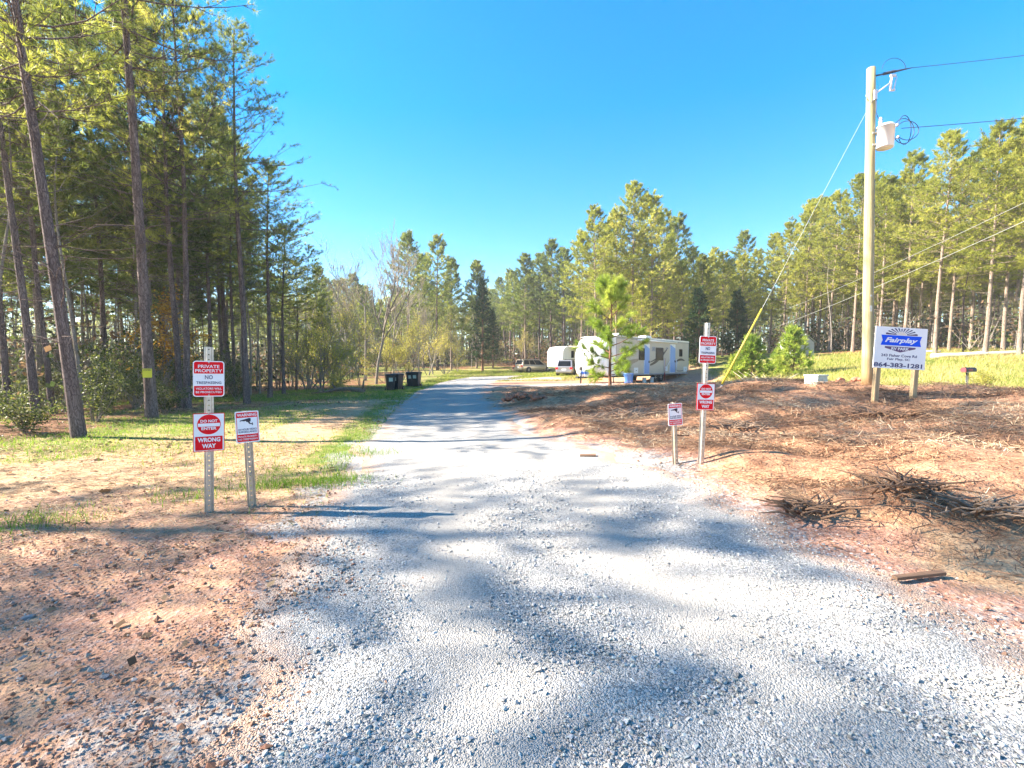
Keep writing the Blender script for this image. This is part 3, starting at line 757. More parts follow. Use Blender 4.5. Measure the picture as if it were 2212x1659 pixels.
def pine(seed, Ht, r0, cb, Lmax, nbr, nsub, tps, K, nl, nw, dead=40, bark='bark', needle='needle', dens=.85, sides=10, wob=.12, deadfrom=.12):
    rg = np.random.default_rng(seed)
    T, C = Soup(), Soup()
    t, p, r = trunk_line(rg, Ht, r0, wob)
    tt = np.linspace(0, 1, 22); pp = np.stack([np.interp(tt, t, p[:, i]) for i in range(3)], -1); rr = np.interp(tt, t, r)
    T.tube(pp, np.maximum(rr * (1 + rg.normal(0, .03, 22)), .012), sides)
    at_ = lambda q: np.array([np.interp(q, t, p[:, i]) for i in range(3)])
    for i in range(dead):                                  # dead side twigs below the crown
        q = rg.uniform(deadfrom, cb + .12); a = rg.uniform(0, 6.28); L = rg.uniform(.25, 1.0) ** 1.3 * Lmax * .62
        e = rg.uniform(-.25, .35); d = np.array([math.cos(a) * math.cos(e), math.sin(a) * math.cos(e), math.sin(e)])
        o = at_(q); k = rg.normal(0, .06 * L, (4, 3)); k[0] = 0
        T.tube([o + d * L * f_ + k[j] * f_ + np.array([0, 0, .12 * L * f_ * f_]) for j, f_ in enumerate((0, .35, .7, 1))], np.array([.014, .010, .007, .004]) * (.6 + L * .22), 3)
        for _ in range(rg.integers(0, 4)):
            f_ = rg.uniform(.3, .9); d2 = unit(d + rg.normal(0, .6, 3)); o2 = o + d * L * f_
            T.tube([o2, o2 + d2 * L * .2, o2 + d2 * L * .38 + rg.normal(0, .03, 3)], [.007, .005, .003], 3)
    P, D, RR = [], [], []
    az = rg.uniform(0, 6.28)
    for i in range(nbr):
        s_ = ((i + rg.uniform(0, .9)) / nbr) ** .92
        q = cb + (1 - cb) * s_ * .985
        az += 2.4 + rg.normal(0, .35)
        prof = min(1, .55 + s_ * 2.2) * (1 - s_ ** 1.7 * .8)
        L = Lmax * prof * rg.uniform(.6, 1.12)
        e = .02 + .85 * s_ + rg.normal(0, .14)
        d = np.array([math.cos(az) * math.cos(e), math.sin(az) * math.cos(e), math.sin(e)])
        o = at_(q); bend = rg.normal(0, .05 * L, 3); upk = .16 * L * (1 - s_)
        fr = (0, .25, .5, .75, 1)
        line = np.array([o + d * L * f_ + bend * math.sin(f_ * 3) + np.array([0, 0, upk * f_ * f_ - .06 * L * math.sin(f_ * 3.1)]) for f_ in fr])
        br = (.007 + .0075 * L) * (r0 / .2) ** .5
        C.tube(line, np.array([1, .8, .6, .42, .22]) * br, 4, 0)
        if rg.random() > dens: ns = max(1, nsub // 3)
        else: ns = nsub
        tone = rg.uniform(.15, .75)
        for k in range(ns):
            f_ = .28 + .70 * (k + rg.uniform(0, 1)) / ns
            o2 = np.array([np.interp(f_, fr, line[:, j]) for j in range(3)])
            side = np.cross(d, [0, 0, 1]); side = unit(side) * (1 if (k % 2) else -1)
            d2 = unit(d * rg.uniform(.5, 1.0) + side * rg.uniform(.35, .95) + np.array([0, 0, rg.uniform(-.1, .45)]))
            L2 = L * rg.uniform(.2, .42) * (1.15 - .5 * f_) + .12
            end = o2 + d2 * L2 + np.array([0, 0, .08 * L2])
            C.tube([o2, (o2 + end) / 2 + rg.normal(0, .03 * L2, 3), end], np.array([.4, .28, .14]) * br + .002, 3, 0)
            for w in range(tps):
                g = .3 + .7 * (w + rg.uniform(.2, 1)) / tps
                P.append(o2 + (end - o2) * g + rg.normal(0, .05 * L2 + .01, 3)); D.append(d2 + np.array([0, 0, .25])); RR.append(tone + rg.normal(0, .14))
        for w in range(max(2, tps // 2)):
            P.append(line[-1] - d * .15 * w); D.append(d + np.array([0, 0, .3])); RR.append(tone + .1)
    top = at_(.99)
    for w in range(5): P.append(top - np.array([0, 0, .12 * w])); D.append(np.array([0, 0, 1.])); RR.append(.5)
    C.tufts(np.array(P), np.array(D), K, nl, nw, .62, rg, 1, .1, rr=np.array(RR))
    return T.mesh('trunk', [M[bark]]), C.mesh('crown', [M[bark], M[needle]])

def deciduous(seed, Ht, r0, spread=.55, leaf='leaf_bud', nleaf=3, lsize=.05, bark='bark_grey', stems=1, depth=4, first=.3):
    rg = np.random.default_rng(seed)
    T, C = Soup(), Soup(); tips = []
    def grow(o, d, L, r, lev, S):
        n = 4; pts = [o]; dd = d.copy()
        for i in range(n):
            dd = unit(dd + rg.normal(0, .10, 3) + np.array([0, 0, .06 * lev])); pts.append(pts[-1] + dd * L / n)
        S.tube(pts, np.linspace(r, r * .55, n + 1), 8 if lev == 0 else (5 if lev == 1 else 3), 0)
        if lev >= depth - 1:
            tips.extend(pts[1:])
        if lev < depth:
            for i in range(rg.integers(3, 5) if lev else rg.integers(4, 7)):
                f_ = rg.uniform(first if lev == 0 else .35, 1.0)
                k = min(n - 1, int(f_ * n)); o2 = pts[k] + (pts[k + 1] - pts[k]) * (f_ * n - k)
                side = rg.normal(0, 1, 3); side[2] *= .35
                d2 = unit(dd * .75 + unit(side) * spread + np.array([0, 0, .22]))
                grow(o2, d2, L * rg.uniform(.48, .70), max(r * .54, .016), lev + 1, C)
    for sidx in range(stems):
        d = unit(np.array([rg.normal(0, .10 if stems == 1 else .28), rg.normal(0, .10 if stems == 1 else .28), 1.0]))
        grow(np.array([rg.normal(0, .08) * (stems > 1), rg.normal(0, .08) * (stems > 1), -.2]), d, Ht * .62 * rg.uniform(.85, 1), r0 * rg.uniform(.7, 1), 0, T)
    tp = np.array(tips)
    if nleaf > 0:
        P = np.repeat(tp, nleaf, 0) + rg.normal(0, .12, (len(tp) * nleaf, 3))
        C.leaves(P, lsize, rg)
    return T.mesh('trunk', [M[bark]]), C.mesh('crown', [M[bark], M[leaf]])

def cedar(seed, Ht, r0, rad, leaf='cedar', n=170, K=10, low=.04):
    rg = np.random.default_rng(seed); T, C = Soup(), Soup()
    t, p, r = trunk_line(rg, Ht, r0, .06)
    T.tube(p, np.maximum(r, .01), 8)
    P, D, RR = [], [], []
    for i in range(n):
        s_ = (i + rg.random()) / n; q = low + (1 - low) * s_ * .98; a = rg.uniform(0, 6.28)
        L = rad * (1 - s_) ** .75 * rg.uniform(.65, 1.15) * min(1, .6 + s_ * 3) + .12
        e = .15 + .6 * s_ + rg.normal(0, .15); d = np.array([math.cos(a) * math.cos(e), math.sin(a) * math.cos(e), math.sin(e)])
        o = np.array([np.interp(q, t, p[:, j]) for j in range(3)])
        C.tube([o, o + d * L * .5, o + d * L + np.array([0, 0, .06 * L])], [.014, .01, .004], 3, 0)
        tone = rg.uniform(.1, .8)
        for w in range(7):
            P.append(o + d * L * rg.uniform(.25, 1.02) + rg.normal(0, .10, 3)); D.append(d + np.array([0, 0, .3])); RR.append(tone + rg.normal(0, .12))
    C.tufts(np.array(P), np.array(D), K, .30, .05, .75, rg, 1, .1, rr=np.array(RR))
    return T.mesh('trunk', [M['bark_red']]), C.mesh('crown', [M['bark_red'], M[leaf]])

def shrub(seed, Ht, rad, nleaf, size, leaf, stems=7, bark='bark_grey'):
    rg = np.random.default_rng(seed); T, C = Soup(), Soup(); P = []
    for i in range(stems):
        a = rg.uniform(0, 6.28); e = rg.uniform(.05, .6)
        d = np.array([math.cos(a) * math.sin(e), math.sin(a) * math.sin(e), math.cos(e)]); L = Ht * rg.uniform(.6, 1.0)
        pts = [np.array([rg.normal(0, .06), rg.normal(0, .06), -.1])]
        for k in range(5):
            d = unit(d + rg.normal(0, .14, 3)); pts.append(pts[-1] + d * L / 5)
        T.tube(pts, np.linspace(.02, .006, 6) * (.5 + Ht * .3), 4)
        for k in range(9):
            f_ = rg.uniform(.25, 1); j = min(4, int(f_ * 5)); o = pts[j] + (pts[j + 1] - pts[j]) * (f_ * 5 - j)
            d2 = unit(np.array([rg.normal(), rg.normal(), rg.normal() * .6 + .2])); L2 = rad * rg.uniform(.3, .8)
            C.tube([o, o + d2 * L2 * .5, o + d2 * L2 + rg.normal(0, .05, 3)], [.006, .004, .002], 3, 0)
            m = max(2, nleaf // (stems * 9))
            P.append(o + d2 * L2 * rg.uniform(.15, 1.05, (m, 1)) + rg.normal(0, .07 * rad + .03, (m, 3)))
    C.leaves(np.concatenate(P), size, rg)
    return T.mesh('trunk', [M[bark]]), C.mesh('crown', [M[bark], M[leaf]])

def grow_tree(name, protos, loc, label, cat, group=None, rz=0.0, sc=1.0, lean=(0, 0), sz=None):
    o = empty(name, loc); o.rotation_euler = (lean[1], lean[0], rz)
    if lean != (0, 0):
        o.rotation_euler = (Euler((lean[1], lean[0], 0)).to_matrix() @ Euler((0, 0, rz)).to_matrix()).to_euler()
    o.scale = (sc, sc, sz if sz else sc)
    for nm, me_ in zip(('trunk', 'crown'), protos): link(nm, me_, o)
    return tag(o, label, cat, group)

# prototypes
NP_ = [pine(11, 16.5, .15, .40, 4.1, 76, 9, 4, 17, .22, .012, 60, needle='needle_sunlit'), pine(12, 17.5, .15, .44, 3.9, 66, 9, 4, 17, .22, .012, 70, dens=.6),
       pine(13, 15.5, .125, .38, 3.5, 66, 9, 4, 17, .22, .012, 60, needle='needle_sunlit'), pine(14, 14.5, .105, .44, 3.0, 62, 9, 4, 18, .22, .013, 55, dens=.75)]
MP = [pine(21, 17.5, .16, .36, 3.7, 92, 9, 3, 14, .33, .034, 40, 'bark_pale', 'needle_sunlit'), pine(22, 16.0, .14, .30, 3.6, 90, 9, 3, 14, .33, .034, 40, 'bark_pale', 'needle_sunlit'),
      pine(23, 18.5, .165, .38, 3.6, 92, 9, 3, 14, .33, .034, 36, 'bark_pale', 'needle_sunlit', .8), pine(24, 15.0, .12, .34, 2.9, 80, 9, 3, 14, .33, .034, 44, 'bark_pale', 'needle_sunlit', .8)]
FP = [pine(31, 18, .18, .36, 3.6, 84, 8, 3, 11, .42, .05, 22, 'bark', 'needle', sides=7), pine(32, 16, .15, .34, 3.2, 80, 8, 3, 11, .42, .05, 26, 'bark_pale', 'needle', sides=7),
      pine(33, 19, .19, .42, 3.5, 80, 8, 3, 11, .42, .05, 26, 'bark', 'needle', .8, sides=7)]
POLE_P = [pine(41, 12, .075, .62, 1.5, 24, 4, 3, 9, .28, .03, 34, 'bark_grey', 'needle', .7, sides=6, wob=.25), pine(42, 10, .06, .55, 1.3, 22, 4, 3, 9, .28, .03, 36, 'bark', 'needle', .7, sides=6, wob=.25)]
DEC = [deciduous(51, 13.0, .16, .72, 'leaf_bud', 2, .05, first=.3), deciduous(58, 12, .13, .66, 'leaf_bud', 3, .05, first=.35), deciduous(53, 8.5, .08, .5, 'leaf_spring', 4, .07)]
SPR = [deciduous(61, 6.5, .06, .6, 'leaf_spring', 5, .08, stems=3, depth=3, first=.3), deciduous(62, 5.0, .05, .65, 'leaf_spring', 6, .08, stems=4, depth=3, first=.3), deciduous(63, 7.5, .07, .55, 'leaf_spring', 5, .08, stems=2, depth=3, first=.35)]
UND = [shrub(71, 3.0, 1.1, 3200, .075, 'leaf_under'), shrub(72, 2.0, 1.0, 2600, .075, 'leaf_under', 9), shrub(73, 4.2, 1.2, 3600, .08, 'leaf_under', 6)]
RUST = [shrub(74, 3.4, 1.0, 3000, .09, 'leaf_rust', 5)]
GRN = [shrub(75, 1.6, .8, 2600, .075, 'leaf_spring', 9)]
CED = [cedar(81, 8.5, .12, 1.9), cedar(82, 6.0, .09, 1.5), cedar(83, 11, .15, 2.2, n=220, low=.12)]
YNG = [cedar(84, 2.6, .04, 1.1, 'needle_young', 80, 12, .02), cedar(85, 2.0, .03, 1.0, 'needle_young', 70, 12, .02)]

rnd = random.Random(5)
def in_frame_x(p): return abs(p.x) < 1.16 * p.y + 2
occupied = []
def free(x, y, d): return all((x - a) ** 2 + (y - b) ** 2 > d * d for a, b in occupied)

# the tall pines of the wood by the road, placed one by one
KEY = [  # column, depth, prototype, scale, lean, label
    (165, 9.9, 0, 1.00, (-.10, .02), 'rough barked tall pine at the sunny corner of the wood, leaning outward', .8),
    (75, 13.0, 2, 1.08, (-.08, 0), 'straight dark pine standing just behind the leaning corner pine', .75),
    (110, 15.5, 3, 1.1, (-.07, 0), 'slender pine in the group behind the leaning corner pine', .75),
    (18, 14.5, 2, 1.0, (-.07, 0), 'pine at the outer end of the roadside wood', .75),
    (325, 13.3, 1, 1.12, (-.035, .0), 'tallest roadside pine with a yellow notice nailed to its trunk', .88),
    (387, 17.0, 3, 1.02, (-.03, 0), 'slim pine of a close twin pair behind the tall notice pine', 1.0),
    (404, 16.6, 2, .97, (.0, 0), 'thicker pine of a close twin pair behind the tall notice pine', .95),
    (532, 18.6, 1, .83, (-.015, 0), 'open crowned pine with thin upper limbs at the clearing edge', 1.0),
    (505, 23.0, 3, .86, (0, 0), 'thin pine behind the open crowned edge pine', 1.0),
    (582, 22.5, 2, .72, (.01, 0), 'shorter bushy pine closing the wood beside the clearing', 1.25),
    (612, 27.0, 0, .58, (.02, 0), 'low spreading pine reaching over the clearing', 1.2),
    (640, 32.0, 2, .56, (.02, 0), 'small pine at the far corner of the roadside wood', 1.2),
    (232, 20.0, 3, 1.08, (-.03, 0), 'lone pine trunk seen between the corner pine and the notice pine', 1.0),
    (455, 21.5, 3, .95, (0, 0), 'narrow dark pine behind the private property sign', 1.0)]
notice_tree = None
for (xd, Y, k, sc, ln, lab, wide) in KEY:
    p = gx(xd, Y); occupied.append((p.x, p.y))
    o = grow_tree('pine_tree', NP_[k], p, lab, 'tree', 'tall pines of the roadside wood', rnd.uniform(0, 6.28), sc, ln)
    o.scale = (sc * wide, sc * wide, sc)
    if xd == 325: notice_tree = o

def fill(name, protos, n, region, gap, label, cat, group, smin, smax, lean=.03, tries=40, cond=None):
    c = 0
    for _ in range(n * tries):
        if c >= n: break
        x, y = rnd.uniform(*region[0]), rnd.uniform(*region[1])
        if cond and not cond(x, y): continue
        if not free(x, y, gap): continue
        occupied.append((x, y)); c += 1
        s = rnd.uniform(smin, smax)
        grow_tree(name, protos[rnd.randrange(len(protos))], (x, y, h1(x, y)), label, cat, group, rnd.uniform(0, 6.28), s, (rnd.gauss(0, lean), rnd.gauss(0, lean)))
    return c
vis = lambda x, y: abs(x) < 1.16 * y + 3
wood_edge = lambda y: np.interp(y, [6, 10, 13, 18, 25, 32, 38, 45], [-10.5, -10.5, -11, -11, -11.5, -13, -13.5, -15])
fill('pine_tree', [FP[0], FP[1], NP_[3]], 27, ((-36, -10), (16.5, 37)), 2.3, 'pine deep inside the shaded roadside wood', 'tree', 'pines inside the roadside wood', .75, 1.0, cond=lambda x, y: x < wood_edge(y) - .5 and vis(x, y) and x < -.60 * y)
fill('young_pine', POLE_P, 58, ((-30, -9), (11.5, 40)), .9, 'thin pole-like young pine in the shade of the roadside wood', 'tree', 'thin young pines in the roadside wood', .6, 1.0, cond=lambda x, y: x < wood_edge(y) and vis(x, y))
# pines beside and behind the camera whose shade falls over the road
for (x, y, k, s) in ((-18.0, 5.6, 0, .92), (-22, 3.0, 0, .95), (-20.0, .6, 2, .9)):
    grow_tree('pine_tree', NP_[k], (x, y, h1(x, y)), 'pine of the roadside wood outside the picture', 'tree', 'roadside pines out of view', rnd.uniform(0, 6), s); occupied.append((x, y))

# understory of the roadside wood
fill('understory_shrub', UND, 26, ((-24, -8.5), (9.5, 34)), 1.1, 'leafy shrub growing among the roadside pine trunks', 'shrub', 'understory shrubs of the roadside wood', .4, .85, cond=lambda x, y: x < wood_edge(y) + .7 and vis(x, y) and x < -.72 * y + 3.5)
fill('young_pine', [CED[1], CED[0]], 9, ((-26, -10), (14, 36)), 2.0, 'dark evergreen sapling among the roadside pine trunks', 'tree', 'evergreen saplings of the roadside wood', .6, 1.0, cond=lambda x, y: x < wood_edge(y) - 1 and vis(x, y))
p = gx(352, 18.5); grow_tree('shrub', RUST[0], (p.x, p.y, p.z + .9), 'shrub with orange brown leaves behind the notice pine', 'shrub', sc=1.15)
p = gx(290, 16.5); grow_tree('shrub', UND[2], p, 'tall pale green shrub beside the notice pine', 'shrub', sc=.9)
p = gx(200, 12.6); grow_tree('shrub', UND[0], p, 'bushy green shrub between the corner pine and the notice pine', 'shrub', sc=.7)

# centre: bare and budding trees behind the bins, spring shrubs, far pines
for (xd, Y, k, s, lab) in ((812, 40, 0, 1.0, 'tall bare tree with spreading grey limbs behind the bins'), (790, 46, 1, 1.05, 'bare budding tree next to the tallest bare tree'), (760, 50, 0, .95, 'bare tree with fine upswept twigs'),
                       (850, 48, 1, .95, 'thin bare tree between the bare giants and the pines'), (905, 52, 1, .85, 'bare multi-limbed tree below the far pines'), (700, 44, 2, 1.0, 'pale leafing tree at the wood corner'), (735, 42, 1, .8, 'slender bare tree between the wood corner and the bare giants'), (668, 38, 1, .7, 'small bare tree pressed against the wood corner'), (935, 56, 0, .7, 'low bare tree under the first far pine')):
    p = gx(xd, Y); occupied.append((p.x, p.y)); grow_tree('bare_tree', DEC[k], p, lab, 'tree', 'bare trees behind the bins', rnd.uniform(0, 6.28), s)
for (xd, Y, k, s) in ((665, 33, 0, 1.0), (690, 36, 1, .8), (725, 33, 1, .8), (775, 38, 2, .8), (830, 43, 1, .8), (870, 46, 0, 1.0), (925, 54, 0, 1.0), (962, 58, 1, 1.1), (990, 62, 2, 1.0), (700, 30, 1, .9)):
    p = gx(xd, Y); occupied.append((p.x, p.y))
    grow_tree('spring_tree', SPR[k], p, 'small yellow green spring tree at the edge of the clearing', 'tree', 'small spring trees round the clearing', rnd.uniform(0, 6.28), s)
p = gx(728, 29.5); grow_tree('shrub', GRN[0], p, 'bright yellow green bush beside the fallen branch', 'shrub', sc=.95)
for (xd, Y, k, s, lab) in ((882, 64, 0, 1.02, 'tall pine left standing over the bare trees'),):
    pass
FAR_KEY = [(882, 62, 0, 1.0), (945, 66, 2, .98), (975, 70, 1, 1.0), (1030, 70, 1, .98), (915, 72, 0, .95), (1135, 74, 1, 1.08), (1165, 76, 0, .98), (1190, 72, 2, 1.0), (1110, 84, 1, 1.0), (1218, 70, 0, .95)]
for (xd, Y, k, s) in FAR_KEY:
    p = gx(xd, Y); occupied.append((p.x, p.y))
    grow_tree('pine_tree', FP[k], p, 'tall pine at the far end of the gravel road', 'tree', 'pines at the far end of the road', rnd.uniform(0, 6.28), s)
p = gx(1042, 64); grow_tree('cedar_tree', CED[2], p, 'dark evergreen hanging low at the end of the road', 'tree', sc=1.15); occupied.append((p.x, p.y))
p = gx(1065, 72); grow_tree('cedar_tree', CED[2], p, 'dark evergreen in the gap beyond the minivan', 'tree', sc=.8); occupied.append((p.x, p.y))
vp = lambda x, y: abs(x) < 1.15 * y
fill('pine_tree', FP, 55, ((-50, 22), (66, 118)), 2.6, 'pine in the dense stand beyond the minivan', 'tree', 'pines of the stand beyond the minivan', .72, .98, cond=lambda x, y: (y > 74 + .15 * abs(x)) and (x < -12 or x > -2.2 or y > 88))
fill('young_pine', POLE_P, 55, ((-38, 16), (58, 100)), 1.2, 'thin bare-stemmed young pine beyond the clearing', 'tree', 'thin young pines beyond the clearing', .7, 1.05, cond=lambda x, y: (y > 70 or x < -9.5 - .02 * y) and (x < -6 or y > 72))
fill('pine_tree', FP[:2], 12, ((-44, -17), (56, 76)), 2.3, 'pine behind the bare trees of the clearing', 'tree', 'pines behind the bare trees', .5, .66, cond=lambda x, y: x < -.27 * y - 2)
fill('spring_tree', SPR, 14, ((-34, 14), (60, 90)), 2.5, 'small leafing tree under the far pines', 'tree', 'small leafing trees under the far pines', .6, .95, cond=lambda x, y: x < -9 or y > 72)

# the group of tall pines behind the large trailer
for (xd, Y, k, s, lab) in ((1285, 47, 0, .93, 'tall pine with a full sunlit crown behind the trailer nose'), (1330, 50, 3, 1.1, 'narrow tall pine behind the trailer nose'), (1365, 48, 2, 1.0, 'tallest pine of the group behind the trailer, trunk bare and pale'), (1405, 47, 1, 1.06, 'broad pine of the group behind the trailer doors'),
                       (1430, 53, 0, .95, 'pine crown behind the trailer doors, set further back'), (1255, 56, 3, 1.08, 'slim pine between the two trailers'), (1310, 55, 1, 1.05, 'pine set back behind the trailer nose')):
    p = gx(xd, Y); occupied.append((p.x, p.y)); grow_tree('pine_tree', MP[k], p, lab, 'tree', 'tall pines behind the large trailer', rnd.uniform(0, 6.28), s)
for (xd, Y, k, s) in ((1470, 46, 1, .62), (1515, 50, 1, .68), (1560, 53, 0, .66), (1600, 54, 3, .75), (1445, 50, 1, .6), (1385, 44, 1, .5), (1630, 58, 0, .72), (1535, 58, 3, .8)):
    p = gx(xd, Y); occupied.append((p.x, p.y)); grow_tree('pine_tree', MP[k], p, 'shorter bright green pine beyond the rear of the trailer', 'tree', 'shorter pines beyond the trailer', rnd.uniform(0, 6.28), s)
p = gx(1508, 44); grow_tree('cedar_tree', CED[1], p, 'dark green cedar at the rear corner of the trailer', 'tree', sc=1.2); occupied.append((p.x, p.y))
p = gx(1590, 47); grow_tree('cedar_tree', CED[1], p, 'dark spreading evergreen between the trailer and the guy wire', 'tree', sc=1.1); occupied.append((p.x, p.y))
fill('pine_tree', MP + FP, 36, ((4, 42), (58, 105)), 2.7, 'pine in the deep stand behind the trailers', 'tree', 'pines of the stand behind the trailers', .72, .98, cond=lambda x, y: x > .12 * y and (y > 60))

# the sunlit wood across the meadow
RK = [(1690, 50, 1, .86), (1735, 48, 3, .98), (1790, 45, 0, .85), (1840, 42, 2, .84), (1895, 39, 1, .88), (1950, 37, 0, .87), (2018, 33, 2, .82), (2048, 35, 3, .92), (2125, 30, 0, .82), (2165, 31.5, 1, .88), (2200, 29, 2, .80), (2235, 28, 0, .86), (1660, 53, 3, .88), (1980, 41, 3, .95), (2095, 36, 1, .95), (1765, 52, 2, .9), (1865, 46, 0, .95), (1925, 45, 1, 1.0), (2185, 36, 3, 1.1)]
def wood_label(xd):
    if xd < 1750: return 'tall sunlit pine in the wood behind the grey shed and bushy young pines'
    if xd < 1880: return 'tall sunlit pine in the wood between the grey shed and the utility pole'
    if xd < 1990: return 'tall sunlit pine in the wood directly behind the park sign'
    if xd < 2110: return 'tall pale-trunked pine standing behind the fallen log and the mailbox'
    return 'tall sunlit pine at the outer end of the wood, past the mailbox'
for (xd, Y, k, s) in RK:
    p = gx(xd, Y); occupied.append((p.x, p.y))
    grow_tree('pine_tree', MP[k], p, wood_label(xd), 'tree', 'front pines of the wood across the meadow', rnd.uniform(0, 6.28), s, (.035, 0))
fill('pine_tree', MP, 60, ((27, 66), (30, 80)), 2.3, 'pine inside the wood across the meadow', 'tree', 'inner pines of the wood across the meadow', .75, .98, cond=lambda x, y: x > 30.5 + max(0, 34 - y) * .3 and vis(x, y) and x > .60 * y)
fill('young_pine', POLE_P, 44, ((26, 60), (28, 70)), 1.2, 'thin pale stem in the wood across the meadow', 'tree', 'thin stems of the wood across the meadow', .6, 1.0, cond=lambda x, y: vis(x, y) and x > .58 * y and x > 28.5)
fill('bare_tree', DEC[1:], 5, ((29.5, 40), (29, 46)), 2.5, 'bare crooked sapling at the front of the wood across the meadow', 'tree', 'bare saplings across the meadow', .45, .7, cond=lambda x, y: vis(x, y))
for (xd, Y, k, s, lab) in ((1622, 30, 0, 1.05, 'bushy young pine by the foot of the guy wire'), (1712, 31, 0, 1.15, 'bushy young pine with a pale top beside the grey shed'), (1590, 31, 1, .8, 'smallest bushy young pine near the guy wire'), (1680, 33, 1, .8, 'low bushy young pine between the two taller bushy ones')):
    p = gx(xd, Y); grow_tree('young_pine', YNG[k], p, lab, 'tree', 'bushy young pines at the meadow edge', rnd.uniform(0, 6), s)
p = gx(2122, 18.0); grow_tree('shrub', GRN[0], p, 'green bush next to the mailbox', 'shrub', sc=.55)

# far wood that reads as one mass
S = Soup(); rg = np.random.default_rng(99)
for i in range(560):
    a = rg.uniform(-.86, .90); d = rg.uniform(108, 150); x_, y_ = d * math.tan(a) * .95, d
    z_ = h1(x_, y_); hh = rg.uniform(12, 17)
    S.tube([(x_, y_, z_ - .5), (x_ + rg.normal(0, .2), y_, z_ + hh * .5), (x_ + rg.normal(0, .3), y_, z_ + hh)], [.2, .15, .04], 4, 0)
    k = 56; q = rg.uniform(0, 1, k) ** .9; rad = 2.8 * (1 - q) ** .6 + .3; th = rg.uniform(0, 6.28, k)
    P = np.stack([x_ + np.cos(th) * rad * rg.uniform(.2, 1, k), y_ + np.sin(th) * rad * rg.uniform(.2, 1, k), z_ + hh * (.02 + .98 * q)], -1)
    S.tufts(P, np.stack([np.cos(th), np.sin(th), np.full(k, .4)], -1), 8, 1.0, .25, .7, rg, 1)
U = Soup(); rg = np.random.default_rng(123)
def brush(n, xr, yr, cond, hmax):
    c = 0
    while c < n:
        x_, y_ = rg.uniform(*xr), rg.uniform(*yr)
        if not cond(x_, y_): c += .02; continue
        c += 1; z_ = h1(x_, y_); hh = hmax * rg.uniform(.35, 1); k = 4
        for j in range(k):
            d = np.array([rg.normal(0, .35), rg.normal(0, .35), 1.]); o_ = np.array([x_ + rg.normal(0, .3), y_ + rg.normal(0, .3), z_ - .1])
            U.tube([o_, o_ + d * hh * .5, o_ + d * hh + rg.normal(0, .2, 3)], [.025, .018, .006], 3, 0)
            m_ = 16; f_ = rg.uniform(.2, 1.1, (m_, 1))
            U.leaves(o_ + d * hh * f_ + rg.normal(0, .35 + .1 * hh, (m_, 3)), .16 + .0025 * y_, rg, 1 if rg.random() < .55 else 2, 0, .8)
brush(320, (28, 75), (26, 90), lambda x, y: x > .56 * y and x > 31 + max(0, 34 - y) * .3 and x < 1.2 * y, 3.4)
brush(330, (-60, 40), (72, 108), lambda x, y: abs(x + 4) > 3 or y > 84, 4.2)
brush(260, (-45, -11), (14, 70), lambda x, y: x < wood_edge(y) - 2.5 and x > -1.15 * y and x < -.25 * y - 3, 2.8)
brush(240, (-70, -15), (14, 62), lambda x, y: -1.25 * y < x < -.72 * y and x < wood_edge(y) - 3, 4.2)
tag(link('undergrowth', U.mesh('undergrowth', [M['bark_grey'], M['leaf_under'], M['leaf_brown']])), 'brushy undergrowth between the pine trunks', 'undergrowth', kind='stuff')
tag(link('distant_forest', S.mesh('distant_forest', [M['bark'], M['needle']])), 'distant pine wood closing the view', 'forest', kind='stuff')

# ------------------------------------------------------------------ young pine before the trailer
def tuft_pine():
    rg = np.random.default_rng(314)
    p0 = gx(1318, 24.0)
    T, C = Soup(), Soup()
    Ht = 5.4
    t, p, r = trunk_line(rg, Ht, .085, .10, 14)
    T.tube(p, np.maximum(r, .012), 9)
    P, D, RR = [], [], []
    az = 0
    for i in range(30):
        s_ = (i + rg.uniform(0, .8)) / 30; q = .10 + .87 * s_; az += 2.4 + rg.normal(0, .3)
        if .57 < q < .63: continue
        L = 1.75 * (1 - s_) ** .55 * rg.uniform(.75, 1.1) + .1; e = .05 + .75 * s_
        if q < .2: L *= .75
        d = np.array([math.cos(az) * math.cos(e), math.sin(az) * math.cos(e), math.sin(e)])
        o = np.array([np.interp(q, t, p[:, j]) for j in range(3)])
        fr = np.array([0, .33, .66, 1.]); ln = o + d * L * fr[:, None] + np.array([0, 0, .18 * L]) * (fr ** 2)[:, None]
        C.tube(ln, [.03, .022, .014, .007], 5, 0)
        tone = rg.uniform(.2, .8)
        for k in range(11):
            f_ = rg.uniform(.3, 1); o2 = np.array([np.interp(f_, fr, ln[:, j]) for j in range(3)])
            d2 = unit(d + rg.normal(0, .5, 3) + np.array([0, 0, .3])); L2 = rg.uniform(.2, .6)
            C.tube([o2, o2 + d2 * L2], [.009, .005], 3, 0)
            for w in range(5): P.append(o2 + d2 * L2 * (.25 + .18 * w)); D.append(d2); RR.append(tone + rg.normal(0, .1))
    for w in range(6): P.append(p[-1] - np.array([0, 0, .1 * w])); D.append(np.array([0, 0, 1.])); RR.append(.7)
    C.tufts(np.array(P), np.array(D), 30, .30, .011, .9, rg, 1, .15, rr=np.array(RR))
    grow_tree('young_pine', (T.mesh('trunk', [M['bark_red']]), C.mesh('crown', [M['bark_red'], M['needle_young']])), p0, 'young open pine with tufted needles in front of the large trailer', 'tree')
tuft_pine()

